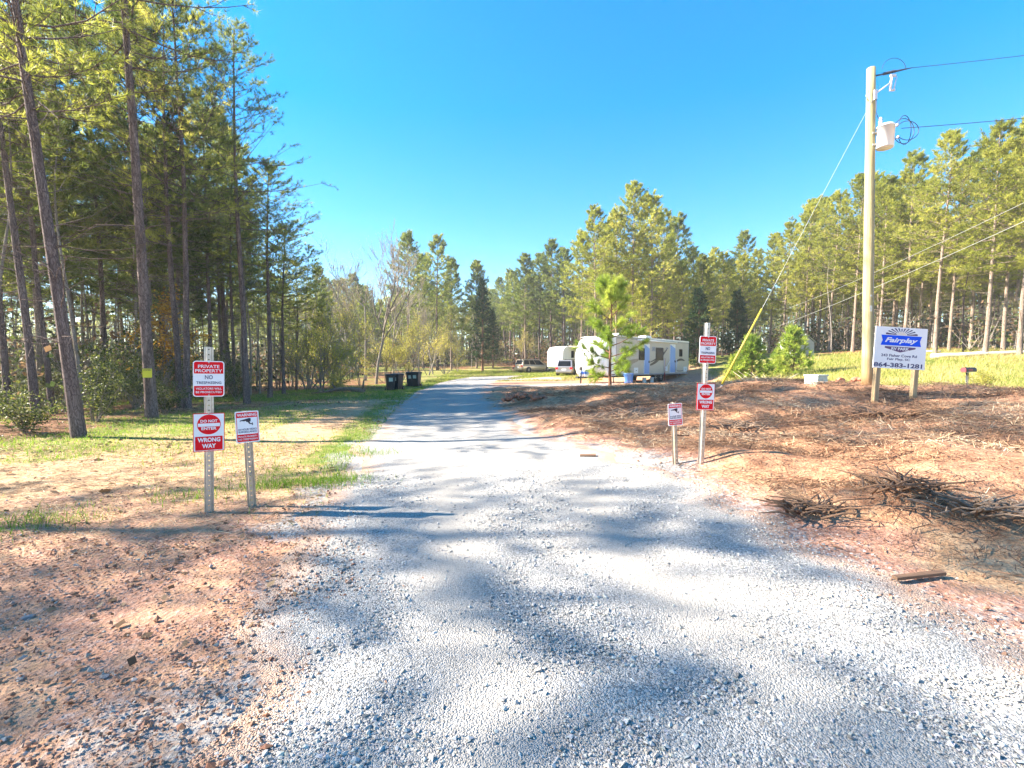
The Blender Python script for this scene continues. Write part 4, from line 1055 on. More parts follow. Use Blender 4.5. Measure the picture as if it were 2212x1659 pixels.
# ------------------------------------------------------------------ roadside signs
def u_post(parent, hgt, mat, name='post'):
    """U-channel post with a real row of holes in its web; front faces -y"""
    m = MB(); wb, fl, th, ear = .019, .03, .003, .014
    pitch, ho = .0508, .0075
    n = int(hgt / pitch); z0 = -.12
    m.box((0, .0015, z0 / 2), (2 * wb, th, -z0))
    for i in range(n):
        a, b = i * pitch, (i + 1) * pitch; c = (a + b) / 2
        oc = [(ho * math.cos(R(22.5 + 45 * k)), c + ho * math.sin(R(22.5 + 45 * k))) for k in range(8)]
        qo = [(wb, c + .008), (wb * .45, b), (-wb * .45, b), (-wb, c + .008), (-wb, c - .008), (-wb * .45, a), (wb * .45, a), (wb, c - .008)]
        vs = [(x, 0, z) for x, z in oc] + [(x, 0, z) for x, z in qo] + [(x, th, z) for x, z in oc]
        fs = [(k, (k + 1) % 8, 8 + (k + 1) % 8, 8 + k) for k in range(8)] + [(k, 16 + k, 16 + (k + 1) % 8, (k + 1) % 8) for k in range(8)]
        vs += [(wb, 0, a), (wb, 0, b), (-wb, 0, b), (-wb, 0, a)]
        fs += [(8, 9, 25), (11, 10, 26), (12, 13, 27), (15, 14, 24)]
        m.add(vs, fs)
    top = n * pitch
    for s in (-1, 1):
        m.add([(s * wb, 0, z0), (s * (wb + .008), fl, z0), (s * (wb + .008 + ear), fl, z0), (s * (wb + .008 + ear), fl + th, z0), (s * (wb + .006), fl + th, z0), (s * (wb - .002), th, z0),
               (s * wb, 0, top), (s * (wb + .008), fl, top), (s * (wb + .008 + ear), fl, top), (s * (wb + .008 + ear), fl + th, top), (s * (wb + .006), fl + th, top), (s * (wb - .002), th, top)],
              [(0, 1, 7, 6), (1, 2, 8, 7), (2, 3, 9, 8), (3, 4, 10, 9), (4, 5, 11, 10), (6, 7, 8, 9, 10, 11)])
    return m.build(name, mat, parent)

def bolt(parent, x, z, y=-.004):
    m = MB(); m.lathe([(.0075, 0), (.0075, .004), (.003, .006)], 8, mat=Matrix.Translation((x, y, z)) @ Matrix.Rotation(R(90), 4, 'X'))
    return m.build('bolt', M['galv'], parent)

def panel(parent, name, z, w, hgt, base_mat, r=.02, x=0):
    m = MB(); m.slab(rrect(w, hgt, r), -.002, .002)
    o = m.build(name, base_mat, parent); o.location = (x, -.006, z)
    return o
def patch(parent, poly, mat, name, y=-.0035):
    m = MB(); m.slab(poly, y, y + .002)
    return m.build(name, mat, parent)

def private_sign(parent, z, w, h_):
    p = panel(parent, 'sign_panel', z, w, h_, M['sign_white'], .10 * w)
    p['label'] = 'red and white private property no trespassing panel'
    b = .035 * w
    top = [(x, zz) for x, zz in rrect(w - 2 * b, h_ - 2 * b, .075 * w)]
    def clip(poly, z0, z1): return [(x, min(max(zz, z0), z1)) for x, zz in poly]
    patch(p, clip(top, .145 * h_, h_), M['sign_red'], 'red_field')
    patch(p, clip(top, -h_, -.20 * h_), M['sign_red'], 'red_field')
    text(p, 'PRIVATE', 0, .345 * h_, .68 * w, .088 * h_, M['sign_white'], -.0048)
    text(p, 'PROPERTY', 0, .225 * h_, .85 * w, .088 * h_, M['sign_white'], -.0048)
    text(p, 'NO', 0, .045 * h_, .25 * w, .115 * h_, M['ink_navy'], -.0032)
    text(p, 'TRESPASSING', 0, -.110 * h_, .80 * w, .075 * h_, M['ink_navy'], -.0032)
    text(p, 'VIOLATORS WILL', 0, -.275 * h_, .82 * w, .058 * h_, M['sign_white'], -.0048)
    text(p, 'BE PROSECUTED', 0, -.372 * h_, .82 * w, .058 * h_, M['sign_white'], -.0048)
    bolt(p, 0, .455 * h_); bolt(p, 0, -.455 * h_)
def wrong_way_sign(parent, z, w, h_):
    p = panel(parent, 'sign_panel', z, w, h_, M['sign_red'], .012 * w)
    p['label'] = 'white panel with red do not enter disc and wrong way band'
    patch(p, rrect(w * .955, h_ * .965, .01 * w), M['sign_white'], 'white_field')
    c = (0, .205 * h_); rad = .375 * w
    patch(p, [(c[0] + rad * math.cos(R(k * 10)), c[1] + rad * math.sin(R(k * 10))) for k in range(36)], M['sign_red'], 'red_disc', -.0055)
    patch(p, [(x, zz + .195 * h_) for x, zz in rrect(.70 * w, .085 * h_, .004)], M['sign_white'], 'white_bar', -.0075)
    text(p, 'DO NOT', 0, .297 * h_, .54 * w, .072 * h_, M['sign_white'], -.0068, .03)
    text(p, 'ENTER', 0, .103 * h_, .48 * w, .072 * h_, M['sign_white'], -.0068, .03)
    patch(p, [(x, zz - .285 * h_) for x, zz in rrect(.87 * w, .36 * h_, .006)], M['sign_red'], 'red_band', -.0055)
    text(p, 'WRONG', 0, -.195 * h_, .72 * w, .115 * h_, M['sign_white'], -.0068, .035)
    text(p, 'WAY', 0, -.355 * h_, .44 * w, .115 * h_, M['sign_white'], -.0068, .035)
    bolt(p, 0, .475 * h_); bolt(p, 0, -.475 * h_)
def warning_sign(parent, z, w, h_):
    p = panel(parent, 'sign_panel', z, w, h_, M['sign_white'], .06 * w)
    patch(p, rrect(w * .90, h_ * .93, .05 * w), M['sign_red'], 'red_field')
    patch(p, [(x, zz + .035 * h_) for x, zz in rrect(.85 * w, .53 * h_, .004)], M['sign_white'], 'white_field', -.0055)
    text(p, 'WARNING', 0, .385 * h_, .82 * w, .095 * h_, M['sign_white'], -.0048, .02)
    # the camera pictogram
    q = MB()
    for poly in ([(-.30, .17), (.10, .255), (.16, .225), (.14, .10), (-.02, .085), (-.06, .135), (-.30, .10)], [(.02, .09), (.10, .10), (.13, .03), (.20, .02), (.20, -.02), (.08, .0)], [(.20, .05), (.235, .05), (.235, -.06), (.20, -.06)]):
        q.slab([(x * w, .09 * h_ + zz * h_ * .75) for x, zz in poly], -.0072, -.0056)
    q.build('camera_pictogram', M['ink'], p)
    patch(p, [(x - .22 * w, zz + .165 * h_) for x, zz in rrect(.13 * w, .055 * h_, .003)], M['sign_white'], 'pictogram_lens', -.0080)
    text(p, '24 HOUR VIDEO', 0, -.075 * h_, .78 * w, .058 * h_, M['ink_navy'], -.0068)
    text(p, 'SURVEILLANCE', 0, -.155 * h_, .76 * w, .058 * h_, M['ink_navy'], -.0068)
    text(p, 'PRIVATE PROPERTY', 0, -.305 * h_, .80 * w, .055 * h_, M['sign_white'], -.0048)
    text(p, 'NO TRESPASSING', 0, -.39 * h_, .80 * w, .055 * h_, M['sign_white'], -.0048)
    bolt(p, 0, .465 * h_); bolt(p, 0, -.46 * h_)

def sign_post(xb, yb, xt, yt, yaw, label, panels, mat):
    g = ground(xb, yb); s = g.y / FD
    hgt = (yb - yt) * s
    o = empty('road_sign', g)
    o.rotation_euler = (Euler((0, math.atan2(xt - xb, yb - yt), 0)).to_matrix() @ Euler((0, 0, R(yaw))).to_matrix()).to_euler()
    tag(o, label, 'sign', 'red and white signs at the road entrance')
    u_post(o, hgt, mat)
    for fn, yc, w, h_ in panels: fn(o, (yb - yc) * s, w * s, h_ * s)
    return o
sign_post(452, 1108, 461, 735, 33, 'tall steel post with two red and white signs on the grassy side of the road', [(private_sign, 814.5, 57, 77), (wrong_way_sign, 930.5, 57.5, 83)], M['galv'])
sign_post(545, 1096, 537, 879, 31, 'short brownish post with video warning sign, on the grassy side of the road', [(warning_sign, 919, 45, 68)], M['galv_brown'])
sign_post(1517, 1002, 1526, 690, 9, 'tall steel post with two red and white signs on the mulch bank', [(private_sign, 754.5, 39, 59), (wrong_way_sign, 856, 41, 58)], M['galv'])
sign_post(1462, 1003, 1455, 867, 13, 'short post with video warning sign on the mulch bank', [(warning_sign, 894, 34, 48)], M['galv_brown'])

def park_sign():
    Y = 10.2; s = Y / FD
    gl, gr = gx(1893, Y), gx(1981, Y)
    c = (gl + gr) / 2
    o = empty('park_sign', c); o.rotation_euler = (0, R(3.0), R(4))
    tag(o, 'white park sign board with blue banner logo and phone number on two wooden posts', 'sign')
    zb, w, h_ = (868 - 800) * s, 119 * s, 89 * s
    for sgn, g in ((-1, gl), (1, gr)):
        m = MB(); zz = g.z - c.z
        m.box((sgn * 44 * s, .055, (zz - .3 + zb + h_ * .9) / 2), (.105, .09, zb + h_ * .9 - zz + .3))
        auto_bevel(m.build('post', M['post_wood'], o), .006)
    m = MB(); m.slab(rrect(w, h_, .004), -.008, .008)
    p = m.build('sign_panel', M['sign_white'], o); p.location = (.0, 0, zb + h_ / 2)
    def P(u, v): return ((u - 885) / 870 * w, -(v - 610) / 670 * h_)     # drawing units of the board
    def area(pts, mat, name, y): patch(p, [P(*q) for q in pts], mat, name, y)
    y1, y2 = -.0105, -.0125
    for k in range(11):                                               # sun rays
        a = R(12 + 156 * k / 10); da = R(3.6)
        pts = []
        for rr_, e in ((95, -.8), (175 + 75 * abs(math.cos(a)), -1), (175 + 75 * abs(math.cos(a)), 1), (95, .8)):
            pts.append((885 + rr_ * 1.05 * math.cos(a + da * e), 408 - rr_ * .62 * math.sin(a + da * e)))
        area(pts, M['sign_purple'] if k in (0, 10) else M['ink_navy'], 'sun_ray', y1)
    area([(885 + 85 * math.cos(R(t)), 400 - 48 * math.sin(R(t))) for t in range(0, 181, 15)], M['sign_cream'], 'half_sun', y1)
    area([(620, 372), (800, 385), (800, 398), (625, 398)], M['sign_purple'], 'logo_bar', y1)
    area([(1155, 372), (1155, 392), (1150, 398), (975, 398), (975, 385)], M['sign_purple'], 'logo_bar', y1)
    area([(548, 408), (1230, 408), (1200, 490), (1225, 572), (545, 572), (575, 490)], M['sign_blue'], 'blue_banner', y2)
    area([(620, 590), (1135, 590), (1135, 615), (880, 680), (620, 615)], M['sign_purple'], 'purple_band', y2)
    def wr(t, u0, u1, v0, v1, mat, y, bold, shear=0.0):
        a, b = P(u0, v1), P(u1, v0)
        text(p, t, (a[0] + b[0]) / 2, (a[1] + b[1]) / 2, b[0] - a[0], b[1] - a[1], mat, y, bold, shear)
    wr('Fairplay', 612, 1165, 445, 545, M['sign_white'], -.0138, .03, .35)
    wr('RV PARK', 730, 1025, 600, 645, M['sign_white'], -.0138, .02)
    wr('243 Fisher Cove Rd', 570, 1172, 712, 755, M['ink_navy'], -.0092, .02)
    wr('Fair Play, SC', 675, 1060, 774, 820, M['ink_navy'], -.0092, .02)
    wr('864-383-1281', 460, 1275, 852, 925, M['ink_navy'], -.0092, .03)
park_sign()

# notice on the tall pine
Y = 13.3; q = at(318, 806, Y - .31)
m = MB(); m.slab([(x, z) for x, z in rrect(.215, .25, .012)], -.002, .002)
o = tag(m.build('posted_notice', M['notice'], None, q), 'small yellow notice nailed to the tall roadside pine', 'notice'); o.rotation_euler = (0, 0, R(28))
text(o, 'POSTED', 0, .085, .16, .05, M['ink'], -.003, .02)
for dx in (-.08, .08): bolt(o, dx, .105, -.003)

# ------------------------------------------------------------------ utility pole, wires, guy wire
def utility_pole():
    g = gx(1874, 13.0); s = 13.0 / FD; top = at(1885, 147, 13.0).z - g.z
    o = empty('utility_pole', g); o.rotation_euler = (0, R(-1.1), 0)
    tag(o, 'tall wooden utility pole with grey transformer behind the park sign', 'pole')
    m = MB(); k = 12
    m.tube([(rnd.gauss(0, .006), rnd.gauss(0, .006), -.4 + (top + .4) * i / k) for i in range(k + 1)], [.138 - .036 * i / k for i in range(k + 1)], 20)
    m.build('shaft', M['pole'], o)
    Z = lambda yd: at(1880, yd, 13.0).z - g.z
    # transformer on the camera-right side
    tr = MB(); c = Matrix.Translation((.24, -.20, Z(328))) @ Matrix.Rotation(R(3), 4, 'Y')
    hh = Z(280) - Z(326)
    tr.lathe([(.185, 0), (.198, .02), (.198, hh - .03), (.216, hh - .03), (.216, hh), (.185, hh + .04), (.06, hh + .07)], 26, 0, c)
    t = tr.build('transformer', M['transformer'], o)
    b = MB()
    for zz in (.14, hh - .12): b.box((.10, -.10, Z(328) + zz), (.26, .07, .05), 0)
    b.build('bracket', M['galv'], o)
    for (dx, dy, zz) in ((.10, -.20, hh * .82), (.14, -.17, hh * .30)):
        l_ = MB(); l_.tube([(.26 + dx, -.22 + dy, Z(328) + zz), (.26 + dx * 1.25, -.22 + dy * 1.15, Z(328) + zz + .05)], .03, 10); l_.build('lug', M['porcelain'], t)
    bu = MB(); bu.lathe([(.035, 0), (.055, .03), (.035, .06), (.055, .09), (.03, .12), (.045, .15), (.02, .2)], 12, 0, Matrix.Translation((.12, -.2, Z(328) + hh + .05)))
    bu.build('bushing', M['porcelain'], t)
    # dead-end insulator arm at the top and the fused cutout
    ar = MB(); ar.tube([(.1, -.05, Z(166)), (.55, -.12, Z(161))], .022, 8); ar.tube([(.55, -.12, Z(161)), (.95, -.18, Z(157))], [.03, .012], 8)
    for i in range(6): ar.tube([(.28 + i * .05, -.08 - i * .008, Z(164) + i * .008), (.295 + i * .05, -.083 - i * .008, Z(164) + .003 + i * .008)], .042, 10)
    ar.build('insulator', M['wire'], o)
    cu = MB(); cu.tube([(.0, -.16, Z(210)), (.38, -.2, Z(188))], .018, 8); cu.tube([(.36, -.2, Z(203)), (.42, -.2, Z(172))], .032, 10); cu.tube([(.44, -.22, Z(207)), (.52, -.22, Z(176))], .014, 8)
    cu.box((.43, -.21, Z(174)), (.14, .05, .05)); cu.box((.41, -.21, Z(205)), (.14, .05, .04)); cu.box((0, -.16, Z(212)), (.07, .05, .25))
    cu.build('fuse_cutout', M['porcelain'], o)
    # looping drop cables
    for i, (r1, r2, cx) in enumerate(((.28, .33, .66), (.30, .25, .74), (.18, .38, .63))):
        w = MB(); w.tube([(cx + r1 * math.cos(R(a)), -.30 - .03 * i, Z(300) + .05 + r2 * math.sin(R(a))) for a in range(-150, 160, 18)], .009, 6, caps=False)
        w.build('drop_cable', M['wire'], o)
    w = MB(); w.tube([(.50 + .32 * math.cos(R(a)), -.15, Z(160) + .02 + .30 * math.sin(R(a))) for a in range(175, -1, -17)], .007, 6, caps=False); w.build('jumper_cable', M['wire'], o)
    w = MB(); w.tube([(.03, -.17, Z(215)), (.02, -.165, Z(250)), (.10, -.19, Z(270))], .009, 6); w.build('ground_lead', M['wire'], o)
    for zz, w_, h_ in ((2.1, .06, .16), (2.45, .05, .05)):
        q = MB(); q.box((-.03, -.142, zz), (w_, .012, h_)); q.build('pole_tag', M['galv'], o)
    for k_ in range(7):
        q = MB(); q.box((.045, -.132 + .0035 * k_, .5 + .9 * k_), (.03, .012, .012)); q.build('staple', M['galv'], o)
    q = MB(); q.tube([(.045, -.136, .0), (.045, -.128, 2.5), (.045, -.118, 5.6)], .006, 5); q.build('ground_lead', M['wire'], o)
    st = MB(); st.tube([(-.12, -.08, Z(222)), (-.2, -.1, Z(212)), (-.13, -.1, Z(200))], .012, 6); st.build('guy_hook', M['galv'], o)
    return g, s
pg, ps = utility_pole()
def wire(name, a, b, sag, rad, mat, label, n=16):
    a, b = Vector(a), Vector(b); m = MB()
    m.tube([a.lerp(b, i / n) - Vector((0, 0, sag * 4 * (i / n) * (1 - i / n))) for i in range(n + 1)], rad, 6, caps=False)
    return tag(m.build(name, mat), label, 'wire', 'overhead wires')
PM = Matrix.Translation(pg) @ Euler((0, R(-1.1), 0)).to_matrix().to_4x4()
zl = lambda yd: at(1880, yd, 13.0).z - pg.z
wire('power_line', PM @ Vector((.94, -.178, zl(157))), at(2360, 104, 12.0) + Vector((8, -1.0, .8)), .15, .007, M['wire'], 'upper power line leaving the top of the utility pole')
wire('power_line', PM @ Vector((.60, -.30, zl(290))), at(2360, 232, 12.0) + Vector((8, -1.0, .7)), .2, .008, M['wire'], 'lower power line leaving the transformer cables')
wire('power_line', at(1700, 667, 44), at(2300, 395, 22), .25, .010, M['wire_pale'], 'thin pale wire crossing before the wood across the meadow, upper')
wire('power_line', at(1650, 716, 46), at(2300, 438, 22), .25, .012, M['wire_pale'], 'pale wire crossing before the wood across the meadow, lower')
def guy():
    a = ground(1556, 834, 8, 20); a = gx(1556, 12.6)
    b = pg + Vector((.02, -.1, at(1880, 190, 13.0).z - pg.z))
    o = empty('guy_wire', a); tag(o, 'steel guy wire with yellow guard sleeve anchored beside the utility pole', 'guy wire')
    m = MB(); d = (b - a)
    m.tube([d * -.02, d * .5, d], .005, 6, caps=False); m.build('cable', M['wire_pale'], o)
    m = MB(); m.tube([d * .012, d * .14, d * .262], [.028, .026, .025], 10); m.build('guard', M['yellow'], o)
    m = MB(); m.tube([(0, 0, -.2), tuple(d * .02)], .012, 6); m.build('anchor_rod', M['galv'], o)
guy()

def pedestal():
    g = gx(1763, 13.2); o = empty('utility_box', g, R(24)); tag(o, 'small pale green utility box sitting on the mulch near the pole', 'utility box')
    m = MB(); m.box((0, 0, .12), (.44, .40, .40), taper=.97); auto_bevel(m.build('body', M['box_green'], o), .012)
    m = MB(); m.box((0, 0, .335), (.47, .43, .04)); auto_bevel(m.build('lid', M['box_green'], o), .01)
    m = MB(); m.box((0, -.205, .22), (.05, .015, .03)); m.build('latch', M['galv'], o)
pedestal()

def mailbox():
    g = gx(2092, 16.0); s = 16 / FD; o = empty('mailbox', g, R(14)); tag(o, 'dark mailbox with reddish front on a thin post in the meadow grass', 'mailbox')
    zt = (850 - 796) * s
    m = MB(); m.tube([(-.10, 0, -.3), (-.085, 0, zt - .12)], .022, 8); m.tube([(.02, .02, -.3), (.02, .02, zt - .12)], .014, 6); m.build('post', M['dark_metal'], o)
    m = MB(); pr = [(-.085, 0), (.085, 0), (.085, .085)] + [(.085 * math.cos(R(a)), .085 + .07 * math.sin(R(a))) for a in range(20, 161, 20)] + [(-.085, .085)]
    m.loft([[(x, y, zt - .12 + z) for y, z in pr] for x in (-.24, .25)], smooth=False); m.build('body', M['black'], o)
    m = MB(); m.loft([[(x, y * .96, zt - .12 + z * .96) for y, z in pr] for x in (-.255, -.241)], smooth=False); m.build('door', M['mail_red'], o)
    m = MB(); m.box((-.05, -.092, zt - .05), (.2, .006, .05)); m.build('flag', M['mail_red'], o)
    m = MB(); m.box((-.1, 0, zt - .135), (.22, .16, .02)); m.build('shelf', M['pale_wood'], o)
mailbox()

# ------------------------------------------------------------------ wheels and cars
def wheel(parent, loc, rad, wid, axis_rot, rimf=.66):
    mt = Matrix.Translation(loc) @ axis_rot
    m = MB(); m.lathe([(rad * rimf, -wid / 2), (rad * .96, -wid / 2), (rad, -wid * .32), (rad, wid * .32), (rad * .96, wid / 2), (rad * rimf, wid / 2)], 22, 0, mt)
    t = m.build('wheel', M['rubber'], parent)
    r_ = MB(); r_.lathe([(rad * rimf, wid * .34), (rad * rimf * .93, wid * .5), (rad * rimf * .85, wid * .40), (rad * .2, wid * .46), (rad * .14, wid * .53)], 20, 0, mt)
    for k in range(6):
        r_.add([(math.cos(a) * rr, math.sin(a) * rr, wid * .515) for a, rr in ((R(60 * k - 9), rad * .14), (R(60 * k - 5), rad * rimf * .9), (R(60 * k + 5), rad * rimf * .9), (R(60 * k + 9), rad * .14))], [(0, 1, 2, 3)], 0, False, mt)
    r_.build('rim', M['rim'], t)

def car(name, label, loc, yaw, paint, Lc, Wc, Hc, van=True, side_shade=None):
    """x forward from the rear bumper, +y is the car's left side"""
    o = empty(name, loc, yaw); tag(o, label, 'car')
    hw = Wc / 2; zb, belt = .24, Hc * .56
    def sec(x, w, z0, z1): return [(x, -w * .8, z0), (x, -w * .96, z0 + .06), (x, -w, z0 + .22), (x, -w, z1 - .16), (x, -w * .95, z1), (x, w * .95, z1), (x, w, z1 - .16), (x, w, z0 + .22), (x, w * .96, z0 + .06), (x, w * .8, z0)]
    nose = Hc * .45
    m = MB(); m.loft([sec(0, hw * .86, zb + .12, belt - .02), sec(.06, hw * .94, zb + .06, belt), sec(.35, hw, zb, belt), sec(Lc * .5, hw, zb, belt - .01), sec(Lc * .70, hw, zb, belt - .04),
                      sec(Lc * .78, hw * .99, zb, nose + .14), sec(Lc * .92, hw * .95, zb, nose), sec(Lc * .98, hw * .84, zb + .08, nose - .12), sec(Lc, hw * .72, zb + .14, nose - .22)], smooth=True)
    body = m.build('body', paint, o)
    b0, b1, r0, r1 = .07, Lc * .78, (.30 if van else .42), Lc * (.56 if van else .52)      # belt and roof ends
    def gh(x, w, z): return [(x, -w, z), (x, w, z)]
    tw = hw * .80
    m = MB(); zr = Hc
    A = [(b0, -hw * .93, belt - .02), (b1, -hw * .90, belt - .06), (r1, -tw, zr - .03), (r0, -tw, zr - .04)]
    Bm = [(b0, hw * .93, belt - .02), (b1, hw * .90, belt - .06), (r1, tw, zr - .03), (r0, tw, zr - .04)]
    m.add(A + Bm, [(0, 1, 2, 3), (7, 6, 5, 4), (0, 3, 7, 4), (3, 2, 6, 7), (2, 1, 5, 6)])
    g = m.build('cabin', paint, o); auto_bevel(g, .06, 3)
    def quad(c4, name_, mat, parent, push):
        n = (Vector(c4[1]) - Vector(c4[0])).cross(Vector(c4[3]) - Vector(c4[0])).normalized() * push
        mm = MB(); f = [Vector(q) + n for q in c4]; bk = [Vector(q) - n * 3 for q in c4]
        mm.add(f + bk, [(0, 1, 2, 3), (7, 6, 5, 4), (0, 4, 5, 1), (1, 5, 6, 2), (2, 6, 7, 3), (3, 7, 4, 0)])
        return mm.build(name_, mat, parent)
    def lerp2(P4, u, v):
        a = Vector(P4[0]).lerp(Vector(P4[1]), u); b = Vector(P4[3]).lerp(Vector(P4[2]), u); return a.lerp(b, v)
    for P4, sg in ((A, 1), (Bm, -1)):
        us = ((.05, .30), (.32, .56), (.58, .92)) if van else ((.08, .26), (.30, .54), (.57, .90))
        for i, (u0, u1) in enumerate(us):
            c4 = [lerp2(P4, u0, .10), lerp2(P4, u1, .10), lerp2(P4, min(u1, .97), .86), lerp2(P4, u0, .86)]
            if sg < 0: c4 = [c4[1], c4[0], c4[3], c4[2]]
            quad(c4, 'side_window', M['glass'], g, .006)
    rear = [Bm[0], A[0], A[3], Bm[3]]
    quad([lerp2(rear, .10, .12), lerp2(rear, .90, .12), lerp2(rear, .90, .86), lerp2(rear, .10, .86)], 'rear_window', M['glass'], g, .008)
    fr = [A[1], Bm[1], Bm[2], A[2]]
    quad([lerp2(fr, .08, .08), lerp2(fr, .92, .08), lerp2(fr, .9, .9), lerp2(fr, .1, .9)], 'windscreen', M['glass'], g, .008)
    for s in (-1, 1):
        mm = MB(); mm.box((.07, s * hw * .80, belt - .14), (.16, hw * .30, .22)); auto_bevel(mm.build('tail_light', M['red_lens'], body), .03)
        mm = MB(); mm.box((Lc * .965, s * hw * .66, nose - .16), (.12, .34, .14)); auto_bevel(mm.build('headlight', M['tank_white'], body), .03)
        mm = MB(); mm.box((b1 - .35, s * (hw + .09), belt + .06), (.12, .18, .13)); auto_bevel(mm.build('mirror', paint, body), .03)
        for wx in (Lc * .20, Lc * .80):
            mm = MB(); mm.lathe([(.40, -.02), (.40, .03)], 22, 0, Matrix.Translation((wx, s * (hw - .012), .36)) @ Matrix.Rotation(R(-90 * s), 4, 'X')); mm.build('wheel_arch', M['black'], body)
            wheel(o, (wx, s * (hw - .085), .335), .335, .22, Matrix.Rotation(R(-90 * s), 4, 'X'))
        if side_shade:
            mm = MB(); mm.add([(.45, s * (hw + .004), zb + .22), (Lc * .7, s * (hw + .004), zb + .22), (Lc * .7, s * (hw + .004), belt - .2), (.45, s * (hw + .004), belt - .18)], [(0, 1, 2, 3)]); mm.build('shade_panel', side_shade, body)  # dark panel paints shade onto the side of the body
    mm = MB(); mm.box((-.015, 0, zb + .20), (.16, Wc * .86, .20)); auto_bevel(mm.build('bumper', paint, body), .05, 3)
    mm = MB(); mm.box((.02, 0, belt - .26), (.06, .44, .14)); mm.build('number_plate', M['sign_white'], body)
    mm = MB()
    for s in (-1, 1): mm.tube([(r0 + .2, s * tw * .86, zr + .01), (r1 - .2, s * tw * .86, zr + .02)], .02, 6)
    mm.build('roof_rail', M['dark_metal'], g)
    return o
p = gx(1119, 60.0)
car('minivan', 'champagne minivan parked on grass at the end of the gravel road', p, R(33), M['gold_paint'], 5.1, 1.95, 1.75)
p = gx(1219, 45.5)
car('parked_suv', 'silver suv with sides painted dark for shade, parked beside the nose of the large trailer', p + Vector((.0, .4, 0)), R(70), M['silver_paint'], 4.4, 1.8, 1.62, False, M['shade_black'])

